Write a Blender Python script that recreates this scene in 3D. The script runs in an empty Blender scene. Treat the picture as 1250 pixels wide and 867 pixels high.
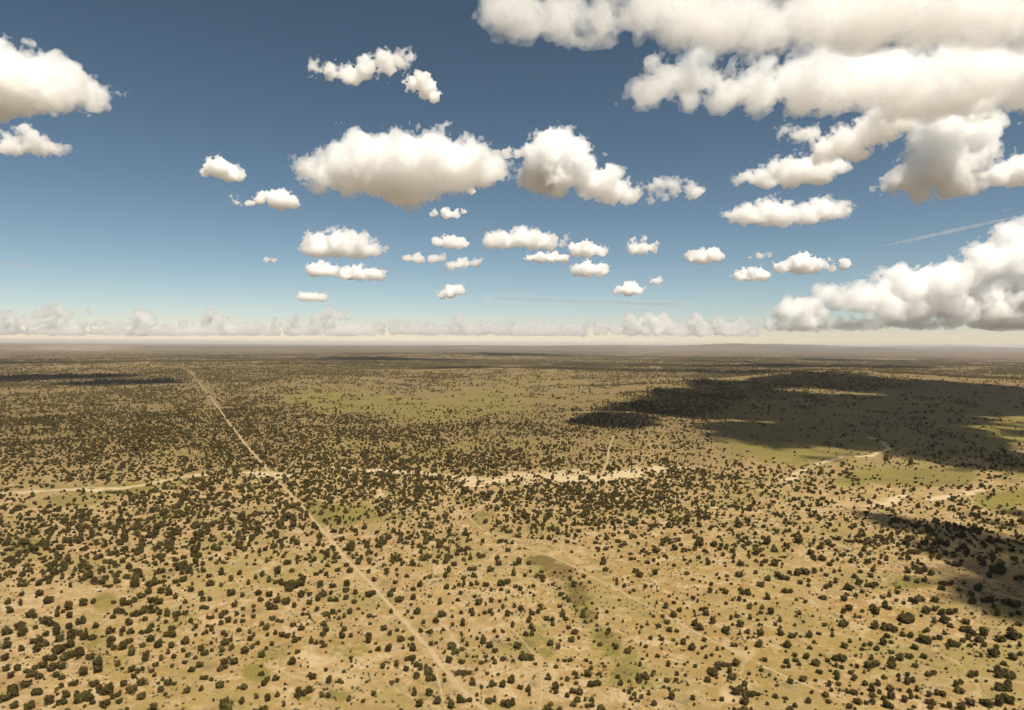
import bpy, bmesh, math, random
import numpy as np
import openvdb
from mathutils import Vector, Matrix

# ---------------------------------------------------------------- camera, sky, sun, exposure
sc = bpy.context.scene
COL = sc.collection
CAM_H = 120.0
F = 814.0                      # focal length in pixels of the 1250 px wide photograph
PITCH, ROLL = 0.95, 0.35
cam = bpy.data.objects.new('camera', bpy.data.cameras.new('camera'))
COL.objects.link(cam)
sc.camera = cam
cam.data.sensor_width = 36.0
cam.data.lens = 36.0 * F / 1250.0
cam.data.clip_start, cam.data.clip_end = 1.0, 250000.0
CAM_R = Matrix.Rotation(math.radians(90 - PITCH), 3, 'X') @ Matrix.Rotation(math.radians(ROLL), 3, 'Z')
cam.matrix_world = Matrix.Translation((0, 0, CAM_H)) @ CAM_R.to_4x4()

SUN_EL, SUN_AZ = 62.0, 152.0   # azimuth from +Y, negative towards -X
world = bpy.data.worlds.new("World")
sc.world = world
world.use_nodes = True
wn = world.node_tree
sky = wn.nodes.new('ShaderNodeTexSky')
sky.sky_type = 'NISHITA'
sky.sun_disc = False
sky.sun_elevation = math.radians(SUN_EL)
sky.sun_rotation = math.radians(SUN_AZ)
sky.altitude = 2500
sky.air_density, sky.dust_density, sky.ozone_density = 1.0, 0.5, 1.2
hs = wn.nodes.new('ShaderNodeHueSaturation')
hs.inputs['Hue'].default_value = 0.478
hs.inputs['Saturation'].default_value = 0.91
hs.inputs['Value'].default_value = 0.725
wn.links.new(sky.outputs[0], hs.inputs['Color'])
gam = wn.nodes.new('ShaderNodeGamma')
gam.inputs[1].default_value = 1.36
wn.links.new(hs.outputs[0], gam.inputs[0])
tint = wn.nodes.new('ShaderNodeMix')
tint.data_type, tint.blend_type = 'RGBA', 'MULTIPLY'
tint.inputs[0].default_value = 1.0
tint.inputs[7].default_value = (1.05, 0.88, 0.81, 1.0)
wn.links.new(gam.outputs[0], tint.inputs[6])
wn.links.new(tint.outputs[2], wn.nodes['Background'].inputs[0])
wn.nodes['Background'].inputs[1].default_value = 0.05

sun = bpy.data.lights.new('sun', 'SUN')
sun.energy, sun.angle, sun.color = 5.0, math.radians(0.53), (1.0, 0.918, 0.78)
sun_o = bpy.data.objects.new('sun', sun)
COL.objects.link(sun_o)
_e, _a = math.radians(SUN_EL), math.radians(SUN_AZ)
SUN_D = Vector((math.sin(_a) * math.cos(_e), math.cos(_a) * math.cos(_e), math.sin(_e)))
sun_o.rotation_euler = SUN_D.to_track_quat('Z', 'Y').to_euler()

vs = sc.view_settings
vs.view_transform, vs.look, vs.exposure, vs.gamma = 'Standard', 'None', 0.6, 1.0
vs.use_curve_mapping = False
cy = sc.cycles
cy.max_bounces, cy.volume_bounces, cy.diffuse_bounces = 26, 24, 3
cy.transparent_max_bounces = 48
cy.use_denoising = True
cy.adaptive_threshold = 0.03

# ---------------------------------------------------------------- small tools
def smooth(e0, e1, x):
    t = np.clip((x - e0) / (e1 - e0), 0.0, 1.0)
    return t * t * (3 - 2 * t)

_tab = np.random.default_rng(11).random((256, 256))
def vnoise(x, y):
    """smooth lattice noise in 0..1"""
    xi, yi = np.floor(x).astype(int), np.floor(y).astype(int)
    fx, fy = x - xi, y - yi
    fx, fy = fx * fx * (3 - 2 * fx), fy * fy * (3 - 2 * fy)
    a, b = _tab[xi & 255, yi & 255], _tab[(xi + 1) & 255, yi & 255]
    c, d = _tab[xi & 255, (yi + 1) & 255], _tab[(xi + 1) & 255, (yi + 1) & 255]
    return (a * (1 - fx) + b * fx) * (1 - fy) + (c * (1 - fx) + d * fx) * fy

def fbm(x, y, n=4):
    s, a, t = 0.0, 1.0, 0.0
    for k in range(n):
        s = s + a * vnoise(x * 2 ** k + 17.3 * k, y * 2 ** k + 9.1 * k)
        t += a
        a *= 0.55
    return s / t

HILLS = [  # px, py of the foot on the plain, height, half width, half depth (metres)
    (800, 492, 20, 190, 120), (870, 478, 26, 260, 170), (1020, 466, 34, 300, 190), (735, 509, 9, 110, 60),
    (640, 455, 16, 500, 300), (1200, 470, 18, 380, 260), (330, 447, 22, 900, 500), (560, 436, 35, 1600, 700),
    (960, 425.5, 200, 3500, 2500), (900, 426, 180, 3000, 2000), (1130, 425.5, 190, 6000, 2500), (60, 424.3, 40, 4000, 1500),
    (590, 424.5, 70, 5000, 3000), (760, 424.5, 130, 4000, 3000), (1240, 427, 70, 3500, 2000), (420, 425, 30, 3500, 2000)]

def plane_at(px, py, z=0.0):
    d = CAM_R @ Vector(((px - 625) / F, (433.5 - py) / F, -1.0))
    t = (z - CAM_H) / d.z
    return d.x * t, d.y * t

_hills = [(*plane_at(a, b), h, w, d) for a, b, h, w, d in HILLS]
def terrain(x, y):
    x, y = np.asarray(x, float), np.asarray(y, float)
    r = np.hypot(x, y)
    z = 3.2 * (fbm(x / 230 + 3, y / 230 + 5, 3) - 0.5) + 0.5 * (fbm(x / 40, y / 40, 2) - 0.5)
    z = z + 22 * smooth(700, 5000, r) * (fbm(x / 1700 + 40, y / 1700, 3) - 0.5)
    z = z + 110 * smooth(6000, 30000, r) * (fbm(x / 7000 + 9, y / 7000 + 70, 4) - 0.62)
    for hx, hy, h, w, d in _hills:
        q = ((x - hx) / w) ** 2 + ((y - hy) / d) ** 2
        z = z + h * np.exp(-q) * (0.7 + 0.6 * fbm(x / w * 2, y / d * 2, 3))
    return z

def ground_at(px, py):
    z = 0.0
    for _ in range(6):
        x, y = plane_at(px, py, z)
        z = float(terrain(x, y))
    return x, y, z

_Ri = np.array(CAM_R.transposed())
def to_px(x, y, z):
    """pixel of the photograph that a world point falls on"""
    p = np.stack([x, y, np.asarray(z) - CAM_H], -1) @ _Ri.T
    w = np.where(p[..., 2] < -1e-3, -p[..., 2], 1e-3)
    return 625 + F * p[..., 0] / w, 433.5 - F * p[..., 1] / w

def tag(o, label=None, cat=None, group=None, kind=None):
    for k, v in (('label', label), ('category', cat), ('group', group), ('kind', kind)):
        if v:
            o[k] = v
    return o

def link(name, me, parent=None):
    o = bpy.data.objects.new(name, me)
    COL.objects.link(o)
    if parent:
        o.parent = parent
    return o

class NT:
    """short hand for shader node trees"""
    def __init__(s, m):
        m.use_nodes = True
        s.t = m.node_tree
        s.t.nodes.clear()
    def n(s, kind, **kw):
        nd = s.t.nodes.new('ShaderNode' + kind)
        for k, v in kw.items():
            if k.startswith('_'):
                setattr(nd, k[1:], v)
            else:
                s.put(nd.inputs[k.replace('__', ' ')], v)
        return nd
    def put(s, sock, v):
        if isinstance(v, bpy.types.NodeSocket):
            s.t.links.new(v, sock)
        else:
            sock.default_value = v
    def math(s, op, a, b=0.5, clamp=False):
        nd = s.t.nodes.new('ShaderNodeMath')
        nd.operation, nd.use_clamp = op, clamp
        s.put(nd.inputs[0], a)
        s.put(nd.inputs[1], b)
        return nd.outputs[0]
    def mix(s, f, a, b):
        nd = s.t.nodes.new('ShaderNodeMix')
        nd.data_type = 'RGBA'
        s.put(nd.inputs[0], f)
        s.put(nd.inputs[6], a)
        s.put(nd.inputs[7], b)
        return nd.outputs[2]
    def noise(s, vec, scale, detail=3.0, rough=0.55):
        nd = s.n('TexNoise', Scale=scale, Detail=detail, Roughness=rough)
        s.put(nd.inputs['Vector'], vec)
        return nd.outputs['Fac']
    def ramp(s, v, lo, hi, a=0.0, b=1.0):
        nd = s.n('MapRange', _interpolation_type='SMOOTHSTEP')
        for i, q in enumerate((v, lo, hi, a, b)):
            s.put(nd.inputs[i], q)
        return nd.outputs[0]

def rgb(r, g, b):
    return (r, g, b, 1.0)

# ---------------------------------------------------------------- tracks and dry washes, traced on the plain
def line(pts):
    return np.array([ground_at(*p)[:2] for p in pts])
def resample(P, step_of):
    out = [P[0]]
    for a, b in zip(P[:-1], P[1:]):
        L = np.hypot(*(b - a))
        n = max(1, int(L / step_of(np.hypot(*a))))
        out += [a + (b - a) * k / n for k in range(1, n + 1)]
    P = np.array(out)
    for _ in range(2):
        P[1:-1] = (P[:-2] + 2 * P[1:-1] + P[2:]) / 4
    return P
def dist_to(P, x, y):
    d = np.full(x.shape, 1e9)
    for a, b in zip(P[:-1], P[1:]):
        v = b - a
        L2 = max(float(v @ v), 1e-9)
        t = np.clip(((x - a[0]) * v[0] + (y - a[1]) * v[1]) / L2, 0, 1)
        d = np.minimum(d, np.hypot(x - a[0] - t * v[0], y - a[1] - t * v[1]))
    return d

TRACKS = [  # name, label, half width, pixels traced
    ('dirt_road', 'long straight pale dirt road running from the lower edge to the horizon', 1.0,
     [(640, 912), (592, 866), (560, 838), (535, 808), (515, 782), (500, 765), (475, 738), (450, 710), (420, 680), (395, 650), (372, 622), (345, 595), (325, 572), (300, 543), (280, 517), (262, 492), (245, 470), (232, 453), (226, 447)]),
    ('dirt_road', 'curving pale dirt road across the green meadow at the left edge', 2.4,
     [(-60, 606), (0, 602), (60, 598), (110, 595), (150, 595), (200, 588), (235, 580)]),
    ('footpath', 'thin straight footpath crossing the ochre slope towards the lower right', 0.5,
     [(608, 598), (600, 612), (585, 622), (572, 631), (580, 640), (600, 655), (640, 667), (690, 687), (740, 713), (800, 745), (860, 778), (900, 797), (950, 822), (1000, 843), (1050, 866), (1090, 885)]),
    ('footpath', 'faint shallow path bending along the upper edge of the ochre slope', 0.5,
     [(606, 657), (640, 660), (690, 668), (740, 673), (800, 670), (850, 660), (890, 650), (930, 640)]),
    ('footpath', 'pale path sloping down into the cloud shadow at the right edge', 0.85,
     [(870, 626), (940, 640), (1000, 655), (1060, 680), (1130, 700), (1200, 720), (1250, 733), (1310, 750)]),
    ('footpath', 'short branch path leaving the dirt road near the lower edge', 0.32,
     [(529, 806), (533, 822), (538, 842), (545, 872)]),
    ('footpath', 'faint path winding between bushes near the lower middle', 0.3,
     [(585, 735), (606, 752), (632, 775), (650, 797), (660, 818), (661, 845), (658, 875)]),
    ('dirt_track', 'pale track climbing the slope above the sandy wash', .8,
     [(722, 588), (735, 579), (741, 565), (743, 550), (749, 532)]),
]
tracks = [(n, l, w, line(p)) for n, l, w, p in TRACKS]
WASH = [  # half width, pixels
    (4, [(-20, 604), (60, 599), (115, 597), (150, 596), (200, 588), (240, 579)]), (4, [(240, 579), (300, 577), (345, 578), (415, 571)]), (8, [(415, 571), (440, 575), (500, 578), (560, 581), (590, 587), (620, 586), (650, 583), (690, 584)]),
    (19, [(585, 588), (625, 586), (660, 580), (695, 581)]), (13, [(725, 585), (770, 578), (800, 574)]), (2.5, [(105, 598), (118, 600), (128, 597)]), (3, [(330, 579), (350, 582), (360, 577)]),
    (8, [(690, 584), (725, 588), (755, 577), (785, 574)]), (3, [(785, 574), (830, 571), (860, 573)]),
    (3.5, [(960, 588), (985, 572), (1000, 566), (1030, 558), (1062, 557), (1087, 547), (1077, 540), (1060, 533)]),
    (4, [(1060, 618), (1085, 614), (1100, 606)]), (3.5, [(1130, 610), (1165, 606), (1200, 598)]),
    (.9, [(300, 653), (306, 668), (318, 676), (333, 687)]), (3, [(300, 585), (330, 580), (345, 584)]),
    (2.5, [(455, 612), (463, 607), (462, 596)]), (1.5, [(870, 620), (960, 615), (1020, 618)]),
]
washes = [(w, line(p)) for w, p in WASH]

# ---------------------------------------------------------------- what covers the ground where: grass, pale sand, red soil, ochre grass
GRASS = [(490, 490, 150, 18, .95), (560, 500, 90, 16, .7), (380, 487, 70, 10, .6), (640, 470, 120, 14, .5), (930, 530, 85, 32, 1.2), (900, 505, 60, 14, .6),
         (1060, 545, 75, 17, 1.1), (1010, 500, 170, 22, .65), (1210, 530, 80, 26, 1.1), (1110, 585, 130, 15, 1.0), (1225, 612, 40, 14, 1.1), (95, 597, 110, 9, .95),
         (60, 612, 60, 9, .6), (10, 665, 40, 14, .6), (20, 640, 30, 10, .4), (312, 828, 22, 15, 1.15), (338, 805, 30, 14, .55), (118, 735, 26, 14, .75), (110, 790, 24, 16, .6), (135, 815, 24, 20, .35),
         (430, 790, 30, 16, .5), (640, 785, 36, 22, .5), (665, 800, 13, 7, .9), (620, 790, 16, 8, .5), (1112, 712, 30, 9, 1.0), (1085, 702, 16, 6, .6), (700, 735, 26, 26, .8), (665, 700, 24, 14, .55),
         (735, 780, 30, 20, .7), (770, 815, 30, 26, .55), (790, 840, 30, 20, .4), (430, 628, 55, 16, .8), (585, 635, 18, 18, .5), (415, 850, 16, 10, .8), (375, 855, 10, 6, .7), (505, 840, 30, 20, .3),
         (560, 545, 120, 10, .6), (470, 540, 80, 10, .5), (240, 505, 30, 8, .6), (420, 465, 60, 8, .5), (860, 480, 90, 20, .4), (1240, 570, 40, 10, .7), (900, 600, 70, 14, .5), (1150, 560, 60, 12, .5),
         (220, 560, 60, 10, .4), (900, 640, 60, 14, .35), (1020, 640, 50, 14, .4), (1040, 700, 30, 10, .3), (880, 760, 60, 30, .15), (450, 830, 40, 20, .3)]
PALE = [(630, 584, 60, 9, .9), (745, 578, 35, 8, .8), (560, 612, 120, 14, .35), (690, 600, 160, 16, .4), (1000, 566, 28, 8, .5), (1083, 615, 22, 7, .95), (1165, 605, 40, 7, .6), (1010, 612, 80, 10, .5),
        (20, 770, 60, 50, .55), (40, 720, 60, 30, .35), (150, 700, 120, 40, .25), (240, 740, 60, 50, .3), (405, 815, 40, 22, .6), (470, 805, 30, 14, .5), (345, 845, 30, 14, .35), (1180, 775, 40, 14, .55), (885, 838, 18, 16, .8), (935, 700, 60, 12, .4),
        (1100, 735, 60, 12, .5), (1155, 832, 40, 10, .4), (610, 720, 60, 30, .4), (630, 830, 70, 40, .45), (680, 690, 30, 12, .3), (560, 690, 60, 30, .35), (120, 597, 10, 6, .8), (330, 585, 20, 6, .8), (800, 610, 90, 12, .35),
        (300, 690, 90, 30, .2), (760, 760, 16, 12, .4), (60, 426, 90, 3, .4), (160, 448, 40, 2.2, .9), (60, 450, 30, 2, .8), (760, 432, 60, 1.5, .7), (1085, 438, 50, 1.5, .6), (1230, 508, 40, 5, .7), (940, 470, 60, 3.0, .4), (830, 590, 50, 8, .35)]
RED = [(150, 520, 280, 60, .55), (620, 560, 200, 30, .35), (110, 535, 80, 12, .75), (60, 455, 120, 8, .7), (150, 440, 200, 7, .5), (465, 560, 70, 14, .4), (640, 545, 90, 14, .4), (540, 760, 36, 40, .6), (500, 700, 60, 30, .35), (480, 775, 18, 14, .6),
       (720, 600, 120, 24, .35), (60, 650, 120, 30, .25), (1000, 447, 200, 6, .6), (850, 455, 120, 8, .4), (300, 560, 80, 16, .35), (380, 640, 80, 30, .3), (1170, 720, 60, 20, .4), (50, 735, 30, 10, .5), (800, 690, 60, 30, .2), (650, 436, 400, 5, .3), (1190, 605, 50, 9, .5), (800, 560, 60, 14, .4)]
OCHRE = [(930, 760, 260, 110, .9), (1120, 800, 200, 90, .8), (740, 690, 110, 34, .9), (800, 660, 110, 18, .7), (190, 835, 130, 36, .7), (110, 770, 50, 60, .5), (330, 800, 90, 50, .6), (440, 770, 60, 40, .4),
         (700, 780, 60, 60, .6), (590, 640, 30, 24, .6), (430, 630, 60, 20, .6), (960, 680, 120, 30, .5), (640, 480, 260, 24, .6), (860, 520, 120, 40, .5), (1060, 560, 180, 40, .5), (690, 470, 120, 14, .4)]
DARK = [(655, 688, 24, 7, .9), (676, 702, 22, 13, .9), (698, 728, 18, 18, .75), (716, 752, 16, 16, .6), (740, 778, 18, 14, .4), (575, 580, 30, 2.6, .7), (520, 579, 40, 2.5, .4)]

def blobs(lst, px, py, wx, wy):
    out = np.zeros_like(px)
    for cx, cy, rx, ry, v in lst:
        sel = (np.abs(px - cx) < rx * 2.2) & (np.abs(py - cy) < ry * 2.2)
        if not sel.any():
            continue
        q = np.hypot((px[sel] - cx) / rx + wx[sel] * 0.9, (py[sel] - cy) / ry + wy[sel] * 0.9)
        out[sel] = np.maximum(out[sel], v * (1 - smooth(0.35, 1.25, q)))
    return out

def cover(x, y):
    px, py = to_px(x, y, np.zeros_like(x))
    px, py = np.where(y < 20, -9999.0, px), np.where(y < 20, -9999.0, py)
    r = np.hypot(x, y)
    s = np.maximum(18, r * 0.07)
    wx = fbm(x / s, y / s, 3) * 2 - 1
    wy = fbm(x / s + 31, y / s + 17, 3) * 2 - 1
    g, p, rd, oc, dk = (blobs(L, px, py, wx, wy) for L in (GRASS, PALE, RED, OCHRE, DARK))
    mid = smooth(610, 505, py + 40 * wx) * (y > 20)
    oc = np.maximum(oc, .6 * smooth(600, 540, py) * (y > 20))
    w = np.zeros_like(x)
    for hw, P in washes:
        lo, hi = P.min(0) - 60, P.max(0) + 60
        sel = (x > lo[0]) & (x < hi[0]) & (y > lo[1]) & (y < hi[1])
        if sel.any():
            d = dist_to(P, x[sel], y[sel]) + hw * 3.0 * (fbm(x[sel] / 13, y[sel] / 13, 3) - 0.5)
            broken = (.6 if hw > 7 else .35) + (.4 if hw > 7 else .65) * smooth(.36, .54, fbm(x[sel] / 38 + 7, y[sel] / 38, 3))
            w[sel] = np.maximum(w[sel], broken * (1 - smooth(hw * 0.35, hw * 1.3, d)))
    for _n, _l, hw, P in tracks:
        lo, hi = P.min(0) - 20, P.max(0) + 20
        sel = (x > lo[0]) & (x < hi[0]) & (y > lo[1]) & (y < hi[1])
        if sel.any():
            d = dist_to(P, x[sel], y[sel]) + 2.2 * (fbm(x[sel] / 5, y[sel] / 5, 3) - 0.5)
            p[sel] = np.maximum(p[sel], (.5 if hw > .9 else .3) * (1 - smooth(hw * 0.7, hw * 1.9 + 0.8, d)))
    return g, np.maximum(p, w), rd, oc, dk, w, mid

# how thickly the bushes grow, by eye, over the photograph (0..10)
DX = [62, 187, 312, 437, 562, 687, 812, 937, 1062, 1187]
DY = [430, 445, 458, 466, 480, 500, 525, 555, 580, 605, 635, 672, 720, 800, 870]
DV = [[4, 4, 5, 6, 6, 5, 4, 4, 4, 4], [4, 5, 8, 8, 8, 8, 6, 6, 6, 6], [5, 7, 9, 8, 7, 7, 6, 7, 7, 7], [7, 9, 8, 6, 4, 4, 6, 10, 10, 7], [9, 9, 6, 2.2, 2, 2.4, 9, 8, 3, 3], [10, 9, 7.5, 4, 3, 3, 7, 2, 2, 2.5],
      [9, 9, 9, 9, 7, 6, 3, 1.5, 2, 3], [8, 9, 9, 10, 10, 8, 6, 1.5, 2, 5], [5, 8, 10, 10, 9, 7, 8, 5, 3, 6], [5, 9, 10, 10, 9, 10, 8, 7, 3, 4], [9, 10, 9, 7, 8, 10, 8, 6, 7, 7], [9, 10, 9, 9, 7, 5, 4, 5, 7, 7],
      [9, 9, 8, 7, 7, 5, 5, 6, 6, 6], [8, 7, 5, 5, 6, 6, 5, 6, 7, 6], [6, 6, 4, 4, 5, 5, 4, 5, 6, 6]]
DV = np.array(DV, float)
def thickness(px, py):
    px = np.clip(px, DX[0], DX[-1])
    py = np.clip(py, DY[0], DY[-1])
    i = np.clip(np.searchsorted(DX, px) - 1, 0, len(DX) - 2)
    j = np.clip(np.searchsorted(DY, py) - 1, 0, len(DY) - 2)
    X, Y = np.array(DX, float), np.array(DY, float)
    u, v = (px - X[i]) / (X[i + 1] - X[i]), (py - Y[j]) / (Y[j + 1] - Y[j])
    return (DV[j, i] * (1 - u) + DV[j, i + 1] * u) * (1 - v) + (DV[j + 1, i] * (1 - u) + DV[j + 1, i + 1] * u) * v

# ---------------------------------------------------------------- the ground: one sheet out to the horizon
def build_ground():
    az = np.radians(np.concatenate([np.linspace(-46, 46, 560), np.linspace(46, 314, 90)[1:-1]]))
    inv = np.concatenate([np.linspace(1 / 190, 1 / 9000, 400), 1 / np.geomspace(9300, 64000, 70)])
    rad = np.concatenate([[0.0, 25, 60, 100, 140, 165], 1 / inv])
    A, R = np.meshgrid(az, rad)
    x, y = R * np.sin(A), R * np.cos(A)
    z = terrain(x, y)
    nr, na = x.shape
    co = np.stack([x, y, z], -1).reshape(-1, 3)
    i = np.arange(nr - 1)[:, None] * na
    j = np.arange(na)[None, :]
    j2 = (j + 1) % na
    quads = np.stack([i + j, i + j2, i + na + j2, i + na + j], -1).reshape(-1, 4)
    me = bpy.data.meshes.new('ground')
    me.vertices.add(len(co))
    me.vertices.foreach_set('co', co.ravel())
    me.loops.add(quads.size)
    me.loops.foreach_set('vertex_index', quads.ravel())
    me.polygons.add(len(quads))
    me.polygons.foreach_set('loop_start', np.arange(0, quads.size, 4))
    me.polygons.foreach_set('use_smooth', np.ones(len(quads), bool))
    me.update(calc_edges=True)
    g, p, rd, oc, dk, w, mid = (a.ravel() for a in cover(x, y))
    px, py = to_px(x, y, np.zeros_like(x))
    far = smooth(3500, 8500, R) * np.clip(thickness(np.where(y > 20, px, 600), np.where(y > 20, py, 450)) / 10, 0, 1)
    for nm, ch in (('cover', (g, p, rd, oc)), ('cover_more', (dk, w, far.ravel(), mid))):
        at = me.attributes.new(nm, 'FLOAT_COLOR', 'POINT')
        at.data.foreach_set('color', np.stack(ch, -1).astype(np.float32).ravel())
    o = link('ground', me)
    tag(o, kind='structure')
    return o

def ground_material():
    m = bpy.data.materials.new('dry_ground')
    t = NT(m)
    pos = t.n('NewGeometry').outputs['Position']
    c1 = t.n('Attribute', _attribute_name='cover')
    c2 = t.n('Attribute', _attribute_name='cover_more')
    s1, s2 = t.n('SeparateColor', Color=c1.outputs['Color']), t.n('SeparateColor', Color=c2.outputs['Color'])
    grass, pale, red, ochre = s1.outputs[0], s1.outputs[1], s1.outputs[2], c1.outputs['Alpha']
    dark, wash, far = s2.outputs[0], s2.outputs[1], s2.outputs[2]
    nA = t.noise(pos, 1 / 90, 5, .6)
    nB = t.noise(pos, 1 / 17, 5, .65)
    nC = t.noise(pos, 1 / 2.6, 4, .7)
    nD = t.noise(pos, 1 / 0.7, 2, .6)
    soil = t.mix(t.ramp(nB, .35, .68), rgb(0.216, 0.137, 0.055), rgb(0.296, 0.197, 0.085))
    soil = t.mix(t.ramp(nA, .42, .62, 0, .7), soil, rgb(0.255, 0.172, 0.061))
    redm = t.math('MULTIPLY', t.ramp(t.math('ADD', red, t.math('MULTIPLY', t.math('SUBTRACT', nB, .5), 2.4)), .1, .9), .65)
    soil = t.mix(redm, soil, rgb(0.248, 0.134, 0.062))
    och = t.ramp(t.math('ADD', ochre, t.math('MULTIPLY', t.math('SUBTRACT', nB, .5), 2.0)), .15, .85)
    soil = t.mix(t.math('MULTIPLY', och, .85), soil, t.mix(t.ramp(nB, .3, .7), rgb(0.185, 0.115, 0.031), rgb(0.251, 0.159, 0.049)))
    pl = t.ramp(t.math('ADD', pale, t.math('MULTIPLY', t.math('SUBTRACT', nB, .5), 2.2)), .12, .9)
    soil = t.mix(pl, soil, t.mix(t.ramp(nC, .3, .7), rgb(0.310, 0.220, 0.107), rgb(0.365, 0.269, 0.141)))
    nP = t.noise(pos, 1 / 8.5, 7, .74)
    soil = t.mix(t.math('MULTIPLY', t.ramp(nP, .47, .60), .75), soil, rgb(.375, .285, .172))
    soil = t.mix(t.math('MULTIPLY', t.ramp(nP, .46, .36), .6), soil, rgb(0.187, 0.128, 0.048))
    nO = t.noise(pos, 1 / 55, 6, .68)
    sw = t.math('MULTIPLY', t.ramp(nO, .45, .63), t.math('SUBTRACT', .86, t.math('MULTIPLY', pl, .5)))
    soil = t.mix(sw, soil, t.mix(nC, rgb(0.160, 0.125, 0.037), rgb(0.210, 0.162, 0.053)))
    # faint animal paths worn between the bushes
    wob = t.n('TexNoise', Scale=1 / 30, Detail=3.0)
    t.put(wob.inputs['Vector'], pos)
    vm = t.n('VectorMath', _operation='MULTIPLY_ADD')
    t.put(vm.inputs[0], wob.outputs['Color'])
    vm.inputs[1].default_value = (34, 34, 0)
    t.put(vm.inputs[2], pos)
    ve = t.n('TexVoronoi', _feature='DISTANCE_TO_EDGE', _voronoi_dimensions='2D', Scale=1 / 62)
    t.put(ve.inputs['Vector'], vm.outputs[0])
    paths = t.math('MULTIPLY', t.ramp(ve.outputs['Distance'], .0045, .016, .5, 0), t.ramp(nO, .40, .56))
    soil = t.mix(paths, soil, rgb(.36, .265, .150))
    gr = t.ramp(t.math('ADD', grass, t.math('MULTIPLY', t.math('SUBTRACT', t.math('MULTIPLY', t.math('ADD', nB, nC), .5), .5), 4.6)), .10, .85)
    gcol = t.mix(t.ramp(nA, .35, .65), rgb(.098, .086, .015), rgb(.130, .116, .016))
    soil = t.mix(t.math('MULTIPLY', gr, .9), soil, gcol)
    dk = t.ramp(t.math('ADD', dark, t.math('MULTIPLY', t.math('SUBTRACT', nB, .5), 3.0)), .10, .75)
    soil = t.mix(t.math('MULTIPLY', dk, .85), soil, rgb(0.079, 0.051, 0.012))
    soil = t.mix(t.ramp(t.math('ADD', wash, t.math('MULTIPLY', t.math('SUBTRACT', nB, .5), 1.2)), .1, .8), soil, t.mix(nC, rgb(0.345, 0.262, 0.149), rgb(0.426, 0.341, 0.209)))
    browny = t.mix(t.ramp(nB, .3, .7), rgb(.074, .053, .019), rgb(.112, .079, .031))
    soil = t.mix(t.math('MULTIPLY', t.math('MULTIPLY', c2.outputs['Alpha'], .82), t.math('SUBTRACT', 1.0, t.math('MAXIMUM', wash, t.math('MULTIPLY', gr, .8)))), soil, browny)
    # dry tufts, litter and pebbles
    tuft = t.math('MULTIPLY', t.ramp(nC, .53, .72), t.math('SUBTRACT', 1.0, wash))
    soil = t.mix(t.math('MULTIPLY', tuft, .42), soil, rgb(0.104, 0.069, 0.022))
    spk = t.n('TexVoronoi', _feature='F1', Scale=1 / 1.5)
    t.put(spk.inputs['Vector'], pos)
    dot = t.math('MULTIPLY', t.ramp(spk.outputs['Distance'], .30, .12), t.ramp(nB, .45, .62))
    soil = t.mix(t.math('MULTIPLY', dot, .5), soil, rgb(0.069, 0.047, 0.016))
    soil = t.mix(t.ramp(nD, .35, .75, 0, .25), soil, rgb(0.345, 0.250, 0.128))
    # distant plain: patches of scrub, bare red soil and grass too far away to tell apart
    nG = t.noise(pos, 1 / 420, 7, .7)
    nF = t.noise(pos, 1 / 6500, 9, .72)
    fsoil = t.mix(t.ramp(nF, .44, .56), rgb(0.120, 0.082, 0.051), rgb(0.148, 0.113, 0.063))
    fsoil = t.mix(t.ramp(nG, .54, .70), fsoil, rgb(0.240, 0.188, 0.119))
    fsoil = t.mix(pale, fsoil, rgb(0.336, 0.281, 0.186))
    scrub = t.ramp(t.math('ADD', t.math('MULTIPLY', t.math('SUBTRACT', nG, .5), 2.4), t.math('ADD', t.math('MULTIPLY', t.math('SUBTRACT', nF, .5), 4.5), t.math('MULTIPLY', far, .55))), .05, .55)
    fsoil = t.mix(t.math('MULTIPLY', scrub, .85), fsoil, rgb(0.050, 0.044, 0.022))
    soil = t.mix(t.ramp(far, 0, .45), soil, fsoil)
    bs = t.n('BsdfPrincipled', Roughness=.95)
    bs.inputs['Specular IOR Level'].default_value = .15
    t.put(bs.inputs['Base Color'], soil)
    bmp = t.n('Bump', Strength=.6, Distance=.25)
    t.put(bmp.inputs['Height'], t.math('ADD', nC, t.math('MULTIPLY', nD, .35)))
    t.put(bs.inputs['Normal'], bmp.outputs[0])
    out = t.n('OutputMaterial')
    t.put(out.inputs[0], bs.outputs[0])
    return m

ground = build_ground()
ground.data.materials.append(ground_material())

def track_material():
    m = bpy.data.materials.new('track_dirt')
    t = NT(m)
    pos = t.n('NewGeometry').outputs['Position']
    u = t.n('UVMap', _uv_map='across').outputs[0]
    ux = t.n('SeparateXYZ', Vector=u).outputs[0]
    nB, nC = t.noise(pos, 1 / 6, 4, .65), t.noise(pos, 1 / 1.1, 3, .65)
    c = t.mix(t.ramp(nB, .3, .7), rgb(0.275, 0.198, 0.102), rgb(0.345, 0.255, 0.142))
    c = t.mix(t.ramp(nC, .45, .75, 0, .5), c, rgb(0.295, 0.205, 0.107))
    mid = t.ramp(t.math('ABSOLUTE', t.math('SUBTRACT', ux, .5)), .0, .16, 1, 0)      # the strip between two wheel ruts
    c = t.mix(t.math('MULTIPLY', mid, t.ramp(nC, .35, .6, .1, .6)), c, rgb(0.246, 0.172, 0.078))
    bs = t.n('BsdfPrincipled', Roughness=.95)
    t.put(bs.inputs['Base Color'], c)
    out = t.n('OutputMaterial')
    t.put(out.inputs[0], bs.outputs[0])
    return m
track_mat = track_material()

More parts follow.
